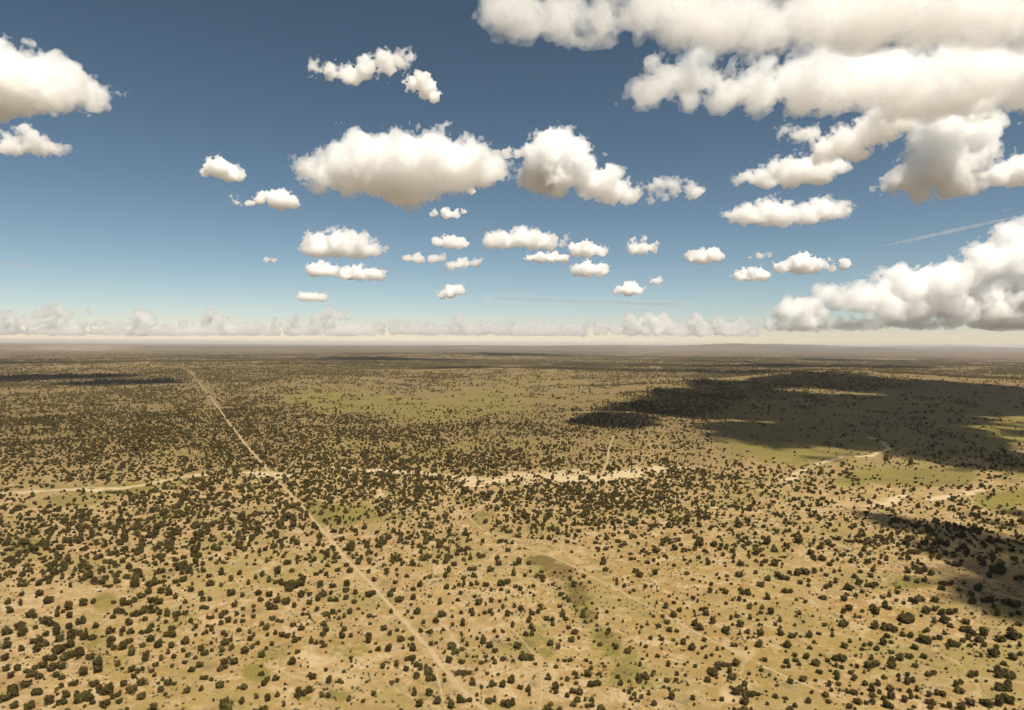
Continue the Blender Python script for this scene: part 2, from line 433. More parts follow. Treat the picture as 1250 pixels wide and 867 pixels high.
def build_track(name, label, hw, P):
    Q = resample(P, lambda r: max(0.9, r * 0.004))
    rnd = np.random.default_rng(int(abs(P[0][0]) * 7) + len(P))
    tng = np.gradient(Q, axis=0)
    tng /= np.maximum(np.hypot(*tng.T), 1e-6)[:, None]
    nrm = np.stack([-tng[:, 1], tng[:, 0]], -1)
    Q = Q + nrm * (fbm(Q[:, 0] / 14, Q[:, 1] / 14, 2) - .5)[:, None] * min(2.2, hw * 1.3)
    r = np.hypot(*Q.T)
    V, UV = [], []
    ks = (-1, -.45, 0, .45, 1)
    for k in ks:
        j = np.interp(np.arange(len(Q)), np.arange(0, len(Q) + 2, 2), rnd.uniform(.62, 1.12, len(Q) // 2 + 2)[:len(np.arange(0, len(Q) + 2, 2))])
        p = Q + nrm * (hw * k * (j if abs(k) == 1 else np.ones(len(Q))))[:, None]
        lift = .035 + r * .00016 - (.03 if abs(k) == 1 else 0)
        V.append(np.stack([p[:, 0], p[:, 1], terrain(p[:, 0], p[:, 1]) + lift], -1))
    n = len(Q)
    V = np.concatenate(V)
    faces = [(a * n + i, a * n + i + 1, (a + 1) * n + i + 1, (a + 1) * n + i) for a in range(len(ks) - 1) for i in range(n - 1)]
    me = bpy.data.meshes.new(name)
    me.from_pydata(V.tolist(), [], faces)
    uv = me.uv_layers.new(name='across')
    vi = np.empty(len(me.loops), int)
    me.loops.foreach_get('vertex_index', vi)
    uv.data.foreach_set('uv', np.stack([vi // n / (len(ks) - 1), (vi % n) / 10], -1).ravel())
    me.materials.append(track_mat)
    tag(link(name, me), label=label, kind='structure')
for tr in tracks:
    build_track(*tr)

# ---------------------------------------------------------------- bushes
def leaf_material(name, a, b, c):
    m = bpy.data.materials.new(name)
    t = NT(m)
    tc = t.n('TexCoord').outputs['Object']
    oi = t.n('ObjectInfo')
    n1 = t.noise(tc, 5.0, 3, .7)
    n2 = t.noise(tc, 17.0, 2, .6)
    rp = t.n('ValToRGB')
    rp.color_ramp.interpolation = 'LINEAR'
    els = rp.color_ramp.elements
    els[0].position, els[0].color = 0.0, rgb(*a)
    els[1].position, els[1].color = 1.0, rgb(*b)
    for q, k in ((.3, b), (.5, a), (.62, (.058, .052, .012)), (.74, c), (.84, (.074, .064, .022)), (.92, (.110, .085, .018))):
        e = els.new(q)
        e.color = rgb(*k)
    t.put(rp.inputs[0], oi.outputs['Random'])
    col = t.mix(t.ramp(n1, .38, .62), rp.outputs[0], rgb(*b))
    col = t.mix(t.ramp(n2, .52, .72, 0, .7), col, rgb(a[0] * 2.1, a[1] * 2.1, a[2] * 1.9))
    bs = t.n('BsdfPrincipled', Roughness=.75)
    bs.inputs['Specular IOR Level'].default_value = .25
    t.put(bs.inputs['Base Color'], col)
    out = t.n('OutputMaterial')
    t.put(out.inputs[0], bs.outputs[0])
    return m
leaf_mat = leaf_material('juniper_needles', (.066, .047, .0095), (.040, .030, .0065), (.100, .072, .016))
m = bpy.data.materials.new('bark')
t_ = NT(m)
b_ = t_.n('BsdfPrincipled', Roughness=.9)
t_.put(b_.inputs['Base Color'], t_.mix(t_.noise(t_.n('TexCoord').outputs['Object'], 22.0, 3), rgb(.10, .07, .045), rgb(.19, .15, .10)))
t_.put(t_.n('OutputMaterial').inputs[0], b_.outputs[0])
bark_mat = m

_ib = bmesh.new()
bmesh.ops.create_icosphere(_ib, subdivisions=2, radius=1)
ICO2 = (np.array([v.co[:] for v in _ib.verts]), [[v.index for v in f.verts] for f in _ib.faces])
_ib.free()
_ib = bmesh.new()
bmesh.ops.create_icosphere(_ib, subdivisions=1, radius=1)
ICO1 = (np.array([v.co[:] for v in _ib.verts]), [[v.index for v in f.verts] for f in _ib.faces])
_ib.free()

SHAPES = [  # word, height over width, number of lobes, spread of lobes, how pointed
    ('round', .72, 7, .24, .0), ('spreading', .55, 9, .34, .0), ('ragged', .66, 8, .31, .15), ('upright', .92, 8, .22, .2),
    ('lopsided', .66, 8, .30, .1), ('pointed', 1.0, 7, .18, .6), ('low', .50, 6, .30, .0), ('dense', .76, 9, .22, .05)]

def crown_geo(seed, hw, nl, spread, point, ico=ICO2, leaves=760):
    rg = np.random.default_rng(seed)
    V, Fc, base = [], [], 0
    lobes = [(np.array([0, 0, hw * .42]), .29, hw * .40)]
    for k in range(nl):
        a = rg.uniform(0, 6.283)
        h = rg.uniform(.18, .78)
        d = spread * rg.uniform(.6, 1.15) * (1 - point * h) * (1.0 if seed % 3 else 1 + .5 * math.cos(a))
        r = rg.uniform(.10, .22) * (1 - .35 * point * h)
        lobes.append((np.array([math.cos(a) * d, math.sin(a) * d, hw * h]), r, r * min(1.2, .75 + .25 * hw)))
    if point > .3:
        lobes.append((np.array([0, 0, hw * .8]), .13, hw * .24))
    P, Fa = ico
    for c, r, rz in lobes:
        bump = 1 + .6 * (rg.random(len(P)) - .5) + .12 * np.sin(P[:, 0] * 7 + rg.uniform(0, 6)) * np.sin(P[:, 1] * 6 + 2)
        q = P * bump[:, None] * np.array([r, r, rz]) + c
        q[:, 2] = np.where(q[:, 2] < .06, .06 + (q[:, 2] - .06) * .15, q[:, 2])
        V.append(q)
        Fc += [[i + base for i in f] for f in Fa]
        base += len(q)
    if leaves:
        L = [lobes[i] for i in rg.integers(0, len(lobes), leaves)]
        u = rg.normal(size=(leaves, 3))
        u[:, 2] += .35
        u /= np.linalg.norm(u, axis=1)[:, None]
        c = np.array([l[0] for l in L]) + u * np.array([[l[1], l[1], l[2]] for l in L]) * rg.uniform(.88, 1.32, leaves)[:, None]
        c[:, 2] = np.maximum(c[:, 2], .04)
        s = rg.uniform(.024, .068, leaves)[:, None]
        t1 = np.cross(u, rg.normal(size=(leaves, 3)))
        t1 /= np.linalg.norm(t1, axis=1)[:, None]
        t2 = np.cross(u, t1) * .5 + u * rg.uniform(.3, 1.1, leaves)[:, None]
        V.append(np.stack([c - t1 * s, c + t1 * s, c + t2 * s * 1.9], 1).reshape(-1, 3))
        Fc += [[base + 3 * i, base + 3 * i + 1, base + 3 * i + 2] for i in range(leaves)]
    return np.concatenate(V), Fc

def trunk_geo(seed, hw, stems):
    rg = np.random.default_rng(seed + 77)
    V, Fc = [], []
    for k in range(stems):
        a = rg.uniform(0, 6.283)
        top = np.array([math.cos(a) * .14, math.sin(a) * .14, hw * .5])
        bot = np.array([math.cos(a) * .02, math.sin(a) * .02, -.06])
        mid = (top + bot) / 2 + np.array([math.cos(a), math.sin(a), 0]) * .04
        b = len(V)
        for p, r in ((bot, .045), (mid, .034), (top, .014)):
            V += [p + np.array([math.cos(w) * r, math.sin(w) * r, 0]) for w in np.arange(6) * math.pi / 3]
        for l in range(2):
            Fc += [[b + l * 6 + i, b + l * 6 + (i + 1) % 6, b + l * 6 + 6 + (i + 1) % 6, b + l * 6 + 6 + i] for i in range(6)]
    return np.array(V), Fc

def mesh_of(name, V, Fc, mats, idx=None, smooth_=False):
    me = bpy.data.meshes.new(name)
    me.from_pydata(V.tolist() if hasattr(V, 'tolist') else V, [], Fc)
    for mt in mats:
        me.materials.append(mt)
    if idx is not None:
        me.polygons.foreach_set('material_index', idx)
    return me

crown_mesh, trunk_mesh, whole = [], [], []
protos = bpy.data.collections.new('bush_kinds')
for i, (w, hw, nl, sp, pt) in enumerate(SHAPES):
    cv, cf = crown_geo(i + 1, hw, nl, sp, pt)
    tv, tf = trunk_geo(i + 1, hw, 3)
    crown_mesh.append(mesh_of('crown', cv, cf, [leaf_mat]))
    trunk_mesh.append(mesh_of('trunk', tv, tf, [bark_mat]))
    me = mesh_of('bush', np.concatenate([cv, tv]), cf + [[k + len(cv) for k in f] for f in tf], [leaf_mat, bark_mat], [0] * len(cf) + [1] * len(tf))
    o = bpy.data.objects.new('bush_kind_%d' % i, me)
    protos.objects.link(o)
clumps = bpy.data.collections.new('clump_kinds')
for i in range(4):
    rg = np.random.default_rng(100 + i)
    V, Fc, b = [], [], 0
    for k in range(7):
        w, hw, nl, sp, pt = SHAPES[(i + k) % 8]
        cv, cf = crown_geo(50 + i * 7 + k, hw, 3, sp, pt, ICO1, 0)
        s = rg.lognormal(1.15, .35)
        V.append(cv * s + np.array([rg.uniform(-13, 13), rg.uniform(-13, 13), -.1]))
        Fc += [[q + b for q in f] for f in cf]
        b += len(cv)
    o = bpy.data.objects.new('clump_kind_%d' % i, mesh_of('clump', np.concatenate(V), Fc, [leaf_mat]))
    clumps.objects.link(o)
def tuft_material():
    m = bpy.data.materials.new('dry_tuft')
    t = NT(m)
    oi = t.n('ObjectInfo').outputs['Random']
    bs = t.n('BsdfPrincipled', Roughness=.9)
    t.put(bs.inputs['Base Color'], t.mix(oi, rgb(.13, .10, .035), rgb(.05, .045, .018)))
    t.put(t.n('OutputMaterial').inputs[0], bs.outputs[0])
    return m
tuft_mat = tuft_material()
tufts = bpy.data.collections.new('tuft_kinds')
for i in range(3):
    rg = np.random.default_rng(200 + i)
    V, Fc = [], []
    for k in range(36):
        a, l = rg.uniform(0, 6.283), rg.uniform(.2, .5)
        d = np.array([math.cos(a), math.sin(a), 0])
        n = np.array([-d[1], d[0], 0]) * .05
        c = d * rg.uniform(0, .2)
        b = len(V)
        V += [c - n, c + n, c + d * l + np.array([0, 0, rg.uniform(.25, .7)])]
        Fc.append([b, b + 1, b + 2])
    o = bpy.data.objects.new('tuft_kind_%d' % i, mesh_of('tuft', np.array(V), Fc, [tuft_mat]))
    tufts.objects.link(o)

def scatter(name, coll, pts, scl, rot, idx, label):
    me = bpy.data.meshes.new(name)
    me.vertices.add(len(pts))
    me.vertices.foreach_set('co', np.asarray(pts, np.float32).ravel())
    me.attributes.new('scl', 'FLOAT_VECTOR', 'POINT').data.foreach_set('vector', np.asarray(scl, np.float32).ravel())
    me.attributes.new('turn', 'FLOAT', 'POINT').data.foreach_set('value', np.asarray(rot, np.float32))
    me.attributes.new('pick', 'INT', 'POINT').data.foreach_set('value', np.asarray(idx, np.int32))
    o = link(name, me)
    ng = bpy.data.node_groups.new(name, 'GeometryNodeTree')
    ng.interface.new_socket('Geometry', in_out='INPUT', socket_type='NodeSocketGeometry')
    ng.interface.new_socket('Geometry', in_out='OUTPUT', socket_type='NodeSocketGeometry')
    N = ng.nodes.new
    gi, go = N('NodeGroupInput'), N('NodeGroupOutput')
    ci = N('GeometryNodeCollectionInfo')
    ci.inputs['Collection'].default_value = coll
    ci.inputs['Separate Children'].default_value = True
    ci.inputs['Reset Children'].default_value = True
    ip = N('GeometryNodeInstanceOnPoints')
    ip.inputs['Pick Instance'].default_value = True
    def attr(nm, ty):
        a = N('GeometryNodeInputNamedAttribute')
        a.data_type = ty
        a.inputs['Name'].default_value = nm
        return a.outputs['Attribute']
    cx = N('ShaderNodeCombineXYZ')
    L = ng.links.new
    L(attr('turn', 'FLOAT'), cx.inputs[2])
    L(gi.outputs[0], ip.inputs['Points'])
    L(ci.outputs[0], ip.inputs['Instance'])
    L(attr('pick', 'INT'), ip.inputs['Instance Index'])
    L(cx.outputs[0], ip.inputs['Rotation'])
    L(attr('scl', 'FLOAT_VECTOR'), ip.inputs['Scale'])
    L(ip.outputs[0], go.inputs[0])
    o.modifiers.new('scatter', 'NODES').node_group = ng
    tag(o, label=label, kind='stuff')
    return o

# bushes read off the photograph one by one: x, y, width in tenths of a pixel
BUSHES = """
120,8510,170 150,8420,110 320,8356,124 440,8480,140 170,8620,100 360,8616,120 600,8560,120 750,8580,130 804,8490,120 930,8500,80 1030,8520,200
1140,8580,70 1290,8590,120 1270,8430,180 1140,8354,110 1350,8364,60 1380,8510,80 1440,8480,80 1470,8444,40 1460,8560,80 1600,8430,124 1510,8350,96
1724,8500,116 1724,8340,110 1640,8190,140 1736,8174,70 1630,8260,80 1880,8250,60 1850,8190,70 1890,8120,80 1970,8050,76 1770,8050,90 1780,7980,90
2100,8134,64 2120,8020,76 2050,7970,72 2350,8180,90 2260,8086,68 2290,8006,76 2390,8034,64 2240,7946,72 2450,8120,100 2480,8276,76 2450,8416,76
2280,8436,92 2130,8346,68 2040,8340,100 1930,8346,48 1960,8430,88 2020,8480,64 1980,8300,60 1880,8640,110 890,8350,130 750,8380,72 720,8260,140
470,8260,90 410,8230,120 320,8196,72 420,8160,72 530,8130,100 620,8164,120 720,8150,140 1020,8220,120 1200,8180,110 1190,8094,124 1090,8030,100
1430,8114,84 1490,8166,48 1410,8030,36 1610,7980,110 1360,7900,130 1500,7900,120 1570,7830,90 1370,7810,100 1350,7704,120 1490,7700,88 1594,7714,100
1480,7750,56 1770,7726,140 1844,7806,120 1734,7886,80 1930,7874,124 2090,7890,88 2260,7836,120 2070,7764,140 2090,7674,92 1850,7646,80 1930,7696,56
1770,7564,80 1580,7610,110 1380,7534,80 1460,7470,140 1540,7500,56 1700,7480,170 1910,7480,150 1840,7414,100 1770,7420,72 2040,7500,100 2140,7510,100
2260,7480,88 2330,7580,80 2024,7594,64 2150,7570,68 2210,7610,36 2390,7660,72 2360,7690,56 2390,7760,56 2360,7854,36 2480,7740,60 2450,7920,100
2480,7990,80 980,7600,140 580,7594,160 1170,7644,100 840,7650,92 850,7524,92 840,7420,120 700,7514,80 710,7434,60 770,7470,60 370,7510,120 420,7534,72
240,7650,120 430,7666,68 560,7740,80 690,7726,120 720,7810,100 860,7780,120 930,7720,140 1020,7780,120 1120,7790,100 480,7840,120 550,7870,100
400,7840,80 850,7880,120 690,7960,120 750,7940,100 680,7896,56 450,7934,104 260,7930,88 80,7890,110 80,7720,120 260,7740,120 300,7710,80 90,7800,60
770,8040,110 880,8000,160 980,7980,120 640,8036,112 560,8050,80 60,8036,100 70,8170,90 210,8170,88 130,8256,80 330,8026,40 1020,7366,110 1140,7354,72
1380,7356,64 1500,7370,110 1570,7370,80 1840,7334,104 1950,7350,110 1640,7334,88 1730,7270,120 1810,7230,100 2060,7240,120 2140,7296,80 1970,7214,110
2330,7200,92 2450,7250,92 2260,7354,68 2480,7320,88 2470,7414,80 2200,7430,40 90,7360,80 250,7370,68 120,7460,100 580,7340,120 260,7260,68 480,7250,100
2516,8276,72 2584,8300,72 2680,8374,112 2984,8390,100 3190,8230,84 3260,8290,88 3224,8350,92 3366,8284,100 3130,8510,84 3270,8540,92 3260,8490,68
3386,8490,72 2950,8576,88 3464,8610,72 3680,8450,150 3770,8430,120 3640,8490,100 3966,8470,152 4260,8540,84 4430,8564,64 4560,8470,84 4010,8310,100
3976,8180,64 3820,8260,112 3780,8240,60 3760,8144,36 3756,8090,28 4140,8320,68 4100,8330,40 4200,8200,56 4176,8070,40 4100,8120,20 4470,8330,44
4434,8450,24 4500,8230,32 4436,8220,28 4280,8034,64 4350,8064,28 4520,7956,56 4670,8140,88 4844,8120,92 4820,8314,132 4960,8170,88 4980,8040,92
3566,8086,116 3640,7954,76 3190,8000,108 2860,8080,112 2724,8090,100 2716,8160,128 2790,8036,48 2826,8200,36 2990,7944,120 3076,7900,80 3256,7920,64
3316,7864,80 2826,7904,80 2716,7940,88 2590,7944,64 2520,7980,80 2580,7854,64 2740,7850,120 2816,7820,68 3144,7850,72 3050,7800,88 3050,7724,64
3100,7760,60 2924,7696,76 3596,7820,112 3660,7800,64 3590,7740,44 3440,7750,100 3510,7760,88 3360,7730,80 3260,7754,64 3830,7850,132 3920,7840,72
3960,7880,88 4024,7826,40 3984,7964,36 4180,7770,108 4200,7684,92 4166,7634,52 4190,7850,48 4284,7766,72 4500,7820,120 4506,7760,96 4520,7614,60
4690,7670,100 4760,7736,84 4616,7920,88 4740,7920,124 4880,7804,108 4920,7910,56 4850,7690,72 4920,7710,52 4990,7880,60 4990,7800,40 3950,7620,100
3976,7690,100 3950,7740,92 3690,7670,96 3586,7626,84 3754,7620,56 3250,7664,108 3200,7620,72 3320,7550,92 3390,7580,60 3440,7584,68 3696,7500,68
3780,7540,60 3760,7496,52 3710,7436,56 3590,7400,84 3970,7500,100 4064,7470,92 4020,7540,60 4140,7550,72 4204,7530,68 4266,7470,92 4080,7540,40
4140,7460,60 4500,7520,80 4560,7536,48 4430,7490,48 4770,7470,76 4980,7470,64 2970,7580,72 2870,7594,68 2790,7580,92 2700,7610,80 2700,7530,88
2740,7480,88 2890,7496,80 2964,7520,48 2970,7436,64 3100,7460,60 3094,7530,68 2860,7390,88 3100,7400,60 2540,7540,60 2590,7540,68 2520,7420,72
2640,7460,56 2580,7690,80 2520,7720,68 2610,7730,48 2530,7644,60 2620,7630,36 2730,7730,80 2760,7760,60 4380,7724,40 4340,7640,20 3610,7160,220
3500,7130,160 3400,7090,140 3680,7260,120 3780,7250,80 3930,7260,120 3880,7310,100 4070,7320,128 3910,7140,120 4070,7150,100 4230,7130,112
4230,7200,100 4040,7240,80 3290,7260,100 3380,7330,120 3480,7350,120 3160,7240,112 3180,7320,88 2830,7240,112 2960,7270,80 2820,7070,88 3030,7124,72
2700,7150,60 2570,7120,120 2560,7320,80 3780,7360,88 3870,7436,80 4320,7350,80 4340,7240,88 4220,7300,88 4500,7260,120 4560,7240,88 4430,7320,48
4370,7430,56 4620,7400,56 4770,7260,120 4870,7320,120 4800,7200,88 4820,7110,80 4570,7080,88 4850,7020,64 4960,7030,72 3300,7410,120 3260,7380,80
3360,7420,80 3200,7010,92 3390,6980,120 3560,6970,80 3700,7050,100 3660,7020,60 3880,7000,140 3980,7010,80 4120,6960,80 4270,6970,100 4500,6980,80
4720,6990,100 4840,6960,60 2700,7000,100 2920,7000,80 2560,7030,80 3280,7090,88 3120,7050,68 5056,8470,104 5120,8600,120 5244,8454,120 5340,8564,120
5510,8616,120 5620,8550,120 5700,8570,140 5600,8520,80 6000,8560,144 6200,8600,160 6180,8490,40 6134,8364,108 6240,8310,120 6000,8360,100 5770,8340,116
5590,8220,92 5660,8220,100 5730,8220,72 5820,8174,64 5420,8240,56 5430,8310,68 5304,8116,48 5090,8250,112 5260,8300,140 5170,8160,140 5220,8210,120
5090,8120,100 5040,7920,120 5030,8040,100 5030,7800,80 5256,7710,88 5140,7704,80 5170,7600,72 5320,7580,100 5380,7500,120 5530,7630,64 5650,7614,112
5630,7480,72 5750,7460,92 5770,7500,80 5950,7484,132 6010,7500,60 6000,7330,88 6100,7340,64 6176,7320,52 6136,7410,72 6090,7456,52 6200,7496,100
6280,7400,80 6360,7430,100 6540,7490,132 6480,7470,80 6596,7390,72 6610,7430,60 6710,7556,132 6750,7626,68 6870,7510,112 6910,7560,80 6996,7594,48
6940,7660,80 7010,7716,108 6974,7806,104 6720,7860,100 6810,7896,88 6840,7820,48 6690,7746,36 6460,7580,100 6490,7660,100 6520,7690,60 6430,7744,88
6496,7744,80 6260,7634,80 6320,7890,120 6210,7810,64 6144,7714,56 6040,7710,56 6070,7770,64 5860,7726,44 5750,7770,44 5730,7700,44 5630,7734,52
5830,7796,72 5900,7830,120 5980,7880,112 6050,7940,88 5850,7896,40 5510,7900,120 5570,7950,120 5640,7930,72 5650,7820,68 5700,7870,80 5410,7690,60
5396,7800,40 5260,7860,80 5320,7850,60 5416,7970,48 5490,7870,80 5484,8060,108 5644,8074,100 5774,8020,48 5690,7980,32 5936,8014,68 5870,8090,76
5934,8070,60 6016,8040,60 6040,8090,80 6144,8040,88 6264,8064,60 6430,8030,168 6540,8110,56 6380,8000,100 6814,8064,52 6900,8064,72 6964,8054,72
6786,8140,72 6640,8134,28 6676,8130,32 6704,8284,76 6780,8400,120 6790,8450,88 6930,8294,80 7010,8220,72 7040,8270,80 7030,8340,72 6864,8360,48
7040,8450,144 6930,8496,88 7050,8550,100 7000,8600,100 7260,8370,172 7180,8230,112 7216,8160,72 7320,8220,68 7340,8260,52 7374,8134,56 7154,8064,60
7320,7870,76 7416,8420,32 7220,8540,80 7200,8604,132 6714,8600,80 6540,8580,28 6360,8390,88 6444,8420,100 7060,7990,28 7130,7806,20 7490,7876,60
7416,7730,72 7290,7696,56 7290,7636,56 7220,7584,56 7120,7520,100 7140,7590,64 7120,7460,64 7036,7464,48 7010,7400,56 6940,7330,80 6880,7310,60
6850,7250,88 6830,7184,56 6750,7140,60 7010,7140,100 6960,7070,68 7130,7040,72 7090,7130,52 7200,7110,56 7090,7300,44 7160,7430,48 7230,7366,52
7290,7434,48 7410,7470,60 7490,7420,40 7420,7620,52 7490,7556,40 7430,7684,72 7280,7540,68 6830,7406,60 6520,7270,60 6480,7236,48 6454,7170,48
6510,7154,72 6320,7180,140 6210,7230,64 6380,7240,48 6110,7120,120 6200,7100,100 6114,7200,68 5994,7204,68 5940,7136,100 5790,7134,140 5630,7120,128
5550,7170,60 5624,7240,72 5450,7170,96 5476,7250,44 5594,7326,68 5370,7360,96 5370,7320,72 5240,7280,60 5120,7140,100 5040,7190,80 5050,7300,100
5240,7040,80 5190,7060,60 5480,6970,92 5440,7030,80 5760,6960,140 5780,7030,88 5660,7060,80 5990,6950,120 6274,7010,96 6406,7024,68 6474,6974,60
6540,7040,72 6616,6980,72 6620,7040,100 6620,7090,72 6570,7020,60 6770,6990,52 6960,6970,56 7390,6956,88 7236,6980,40 7490,7076,40 6050,7036,28
5840,7360,112 5930,7384,52 5790,7280,64 5690,7380,28 5530,7360,44 5090,7470,120 5020,7380,56 5030,7540,60 5520,7530,60 7524,7904,92 7660,7954,108
7544,8264,72 7574,8346,92 7680,8320,56 7620,8436,52 7680,8454,72 7744,8480,72 7710,8534,60 7830,8510,68 7794,8560,48 7920,8470,72 7986,8590,88
7840,8284,160 7880,8240,80 7810,8310,100 7960,8244,64 8020,8304,48 8136,8306,80 8250,8306,68 8266,8230,72 8204,8514,112 8460,8530,80 8810,8540,72
7810,8120,68 8160,8120,80 8260,8104,48 8036,8010,72 7900,8006,48 7840,8046,52 8486,8134,64 8620,8026,64 8690,7994,56 8524,7980,48 8574,7914,60
8620,7890,48 8600,7814,72 8446,7914,112 8350,7940,36 8340,7850,92 8344,7816,60 8390,7780,48 8260,7864,52 8216,7816,60 8080,7800,76 8080,7860,40
8076,7920,40 7940,7790,68 7880,7894,68 7730,7914,40 8270,7706,68 8170,7684,92 8140,7596,88 8044,7644,76 7900,7620,52 7840,7654,56 7810,7726,48
7980,7526,56 8090,7526,64 8224,7510,100 8300,7454,80 8124,7410,88 8234,7360,64 8016,7364,52 7924,7370,36 8170,7280,56 8264,7310,44 8216,7260,32
7920,7284,48 7880,7160,72 7956,7164,48 8030,7214,36 7620,7154,80 7690,7236,52 7740,7210,64 7556,7326,48 7530,7090,60 7530,7130,52 7810,7010,120
7770,6970,100 8000,6994,100 7944,7034,40 8374,7000,76 8464,7074,64 8546,7100,44 8614,7116,32 8680,7134,72 8750,7016,48 8780,7060,56 8870,7030,60
8874,7080,44 8930,7130,44 9014,7016,112 9224,6990,68 9370,7070,100 9294,7136,112 9580,7050,140 9490,7020,100 9640,6990,68 9790,7000,160 9940,6980,88
9766,7114,76 9874,7090,68 9874,7150,68 9610,7220,140 9090,7220,140 9040,7200,72 9140,7250,80 8670,7216,88 8744,7240,48 8800,7200,56 8860,7230,88
8520,7196,36 8596,7256,32 8460,7300,72 8516,7346,52 8866,7370,60 8944,7326,56 9024,7320,80 9090,7334,56 9156,7390,80 9140,7420,60 9226,7374,52
9300,7420,76 9290,7480,72 9410,7480,104 9370,7300,100 9470,7306,32 9490,7366,44 9720,7320,52 9830,7350,60 9980,7454,32 9760,7490,72 9726,7524,48
9810,7596,48 9700,7634,56 9520,7580,76 9464,7626,60 9530,7660,52 9530,7736,104 9670,7760,104 9770,7770,44 9874,7756,104 9936,7844,56 9886,7910,68
9980,7736,48 9404,7830,28 9260,7870,116 9280,7730,104 9200,7776,44 9130,7784,52 9124,7716,80 9030,7736,56 9040,7620,120 9000,7520,80 8924,7554,68
8944,7630,52 9074,7496,44 9160,7550,72 9250,7570,56 9270,7630,60 8860,7710,108 8830,7690,60 8880,7740,60 8700,7594,100 8590,7440,80 8550,7440,60
8620,7490,100 8634,7430,48 8474,7470,48 8484,7520,52 8500,7570,40 8480,7620,96 8540,7670,112 8570,7680,60 8390,7426,40 8734,7524,28 8780,7500,40
8940,7880,72 8976,7880,68 9040,7864,32 8754,7930,56 8824,7920,52 9110,7920,56 9140,7970,36 9280,8054,36 9340,8060,72 9294,8184,64 9396,8244,52
9240,8244,32 9466,8294,52 9486,8366,52 9650,8320,88 9620,8330,40 9460,8500,76 9600,8530,56 9580,8570,36 9360,8444,32 9710,8620,80 9870,8564,88
9910,8454,64 9956,8310,48 9800,8296,104 9980,8204,56 9950,8100,112 9840,8020,100 9700,8000,72 9720,8060,80 9756,8110,72 9600,8080,88 9560,8140,60
9630,8140,68 9610,7880,120 9594,7956,44 8510,8300,32 8720,8160,160 8760,8110,100 8700,8220,120 8870,8140,140 8910,8200,100 8930,8264,116 8984,8096,120
8636,8300,104 9040,8450,200 9090,8360,88 8980,8450,100 9180,8470,112 9256,8476,72 9090,8570,124 10050,7300,92 10300,7314,92 10350,7264,48 10450,7274,68
10360,7434,100 10300,7470,80 10274,7536,56 10440,7530,56 10490,7536,56 10530,7464,56 10130,7434,36 10300,7620,120 10066,7634,68 10164,7694,56
10164,7764,64 10010,7740,48 10374,7834,60 10310,7886,100 10550,7876,68 10624,7874,68 10514,7926,60 10704,7926,80 10780,7854,100 10870,7840,60
10840,7770,80 10860,7670,172 10800,7650,100 10920,7696,80 10670,7650,116 10680,7440,120 10660,7410,80 10700,7480,100 10830,7420,132 10800,7404,80
11060,7556,180 11010,7540,100 11120,7576,100 11150,7340,132 11230,7314,100 11030,7366,60 10940,7334,52 10860,7274,72 10774,7294,60 10950,7234,76
10980,7174,48 10620,7160,140 10680,7130,80 10490,7114,100 10376,7180,120 10524,7224,68 10624,7234,36 10770,7176,40 10110,7160,128 10196,7104,76
10090,7020,72 10430,7044,80 10500,6980,68 10660,6960,88 10630,7030,80 10280,7020,40 10180,6980,60 10250,6970,52 10030,6964,52 11070,7070,88
11200,7104,64 11280,7090,72 11370,7004,100 11080,6976,100 11220,6956,160 11310,7464,112 11244,7520,48 11026,7470,28 11410,7440,80 11420,7330,96
11500,7484,112 11630,7476,140 11580,7110,140 11490,7180,88 11700,7204,64 11480,7124,60 11770,7124,48 11936,7190,112 11860,7264,88 11876,7350,100
12040,7320,140 12130,7410,72 12180,7500,88 12330,7370,180 12450,7490,72 12350,7514,64 12250,7584,40 12040,7494,40 11860,7494,48 12430,7620,72
12330,7690,72 12380,7756,172 12440,7060,140 12170,7000,180 12070,7030,80 11410,7594,76 11540,7580,116 11600,7646,68 11370,7644,40 11320,7700,68
11534,7736,68 11800,7600,84 11820,7720,180 11790,7800,132 12010,7740,116 12190,7804,108 11960,7820,104 12010,7880,72 11900,7864,52 11840,7886,64
11640,7886,144 11750,7930,32 11400,7800,52 11470,7790,80 11280,7814,160 11320,7840,100 11180,7910,88 11026,7754,92 11116,7764,84 11090,8014,92
10980,8036,108 10890,7964,72 10886,8056,88 10880,8130,108 11166,8130,76 11290,8020,84 10650,8120,160 10640,8044,72 10246,8046,160 10220,8036,100
10280,8060,80 10100,8066,72 10016,8000,48 10210,8134,60 10276,8150,68 10390,8120,48 10464,8144,64 10550,8214,48 10604,8190,44 10010,8210,72
10140,8194,48 10210,8220,88 10220,8280,88 10230,8354,68 10120,8364,76 10150,8430,56 10246,8430,48 10084,8490,88 10114,8570,68 10390,8210,72
10430,8290,88 10370,8370,36 10380,8444,128 10420,8440,60 10470,8564,108 10520,8470,48 10576,8584,60 10370,8624,88 10560,8350,84 10640,8420,104
10640,8490,80 10650,8560,80 10716,8350,92 10800,8274,72 10740,8460,56 10790,8530,80 10874,8510,104 10870,8406,100 10820,8616,100 10880,8630,100
10970,8250,68 10974,8310,56 11080,8244,64 11110,8320,132 10986,8426,52 11106,8446,68 11200,8430,72 11124,8516,76 11194,8516,52 11040,8550,92
11344,8490,84 11360,8570,112 11400,8596,60 11470,8470,136 11370,8230,136 11150,8630,52 11350,8636,68 11590,8620,80 11514,8620,56 11700,8346,140
11700,8430,108 11880,8256,140 11850,8584,108 11730,8636,108 12030,8590,152 12260,8560,200 12250,8490,60 12250,8390,160 12200,8360,72 12310,8420,72
12250,8230,180 12170,8200,96 12330,8260,132 12250,8100,72 11980,8014,56 12144,7980,120 12164,7914,72 12320,7894,52 12370,8030,120 12460,7990,72
12450,7884,56 11870,8510,28 12450,8540,40
"""
read = np.array([[int(v) for v in s.split(',')] for s in BUSHES.split()], float) / 10
rs = np.random.default_rng(5)
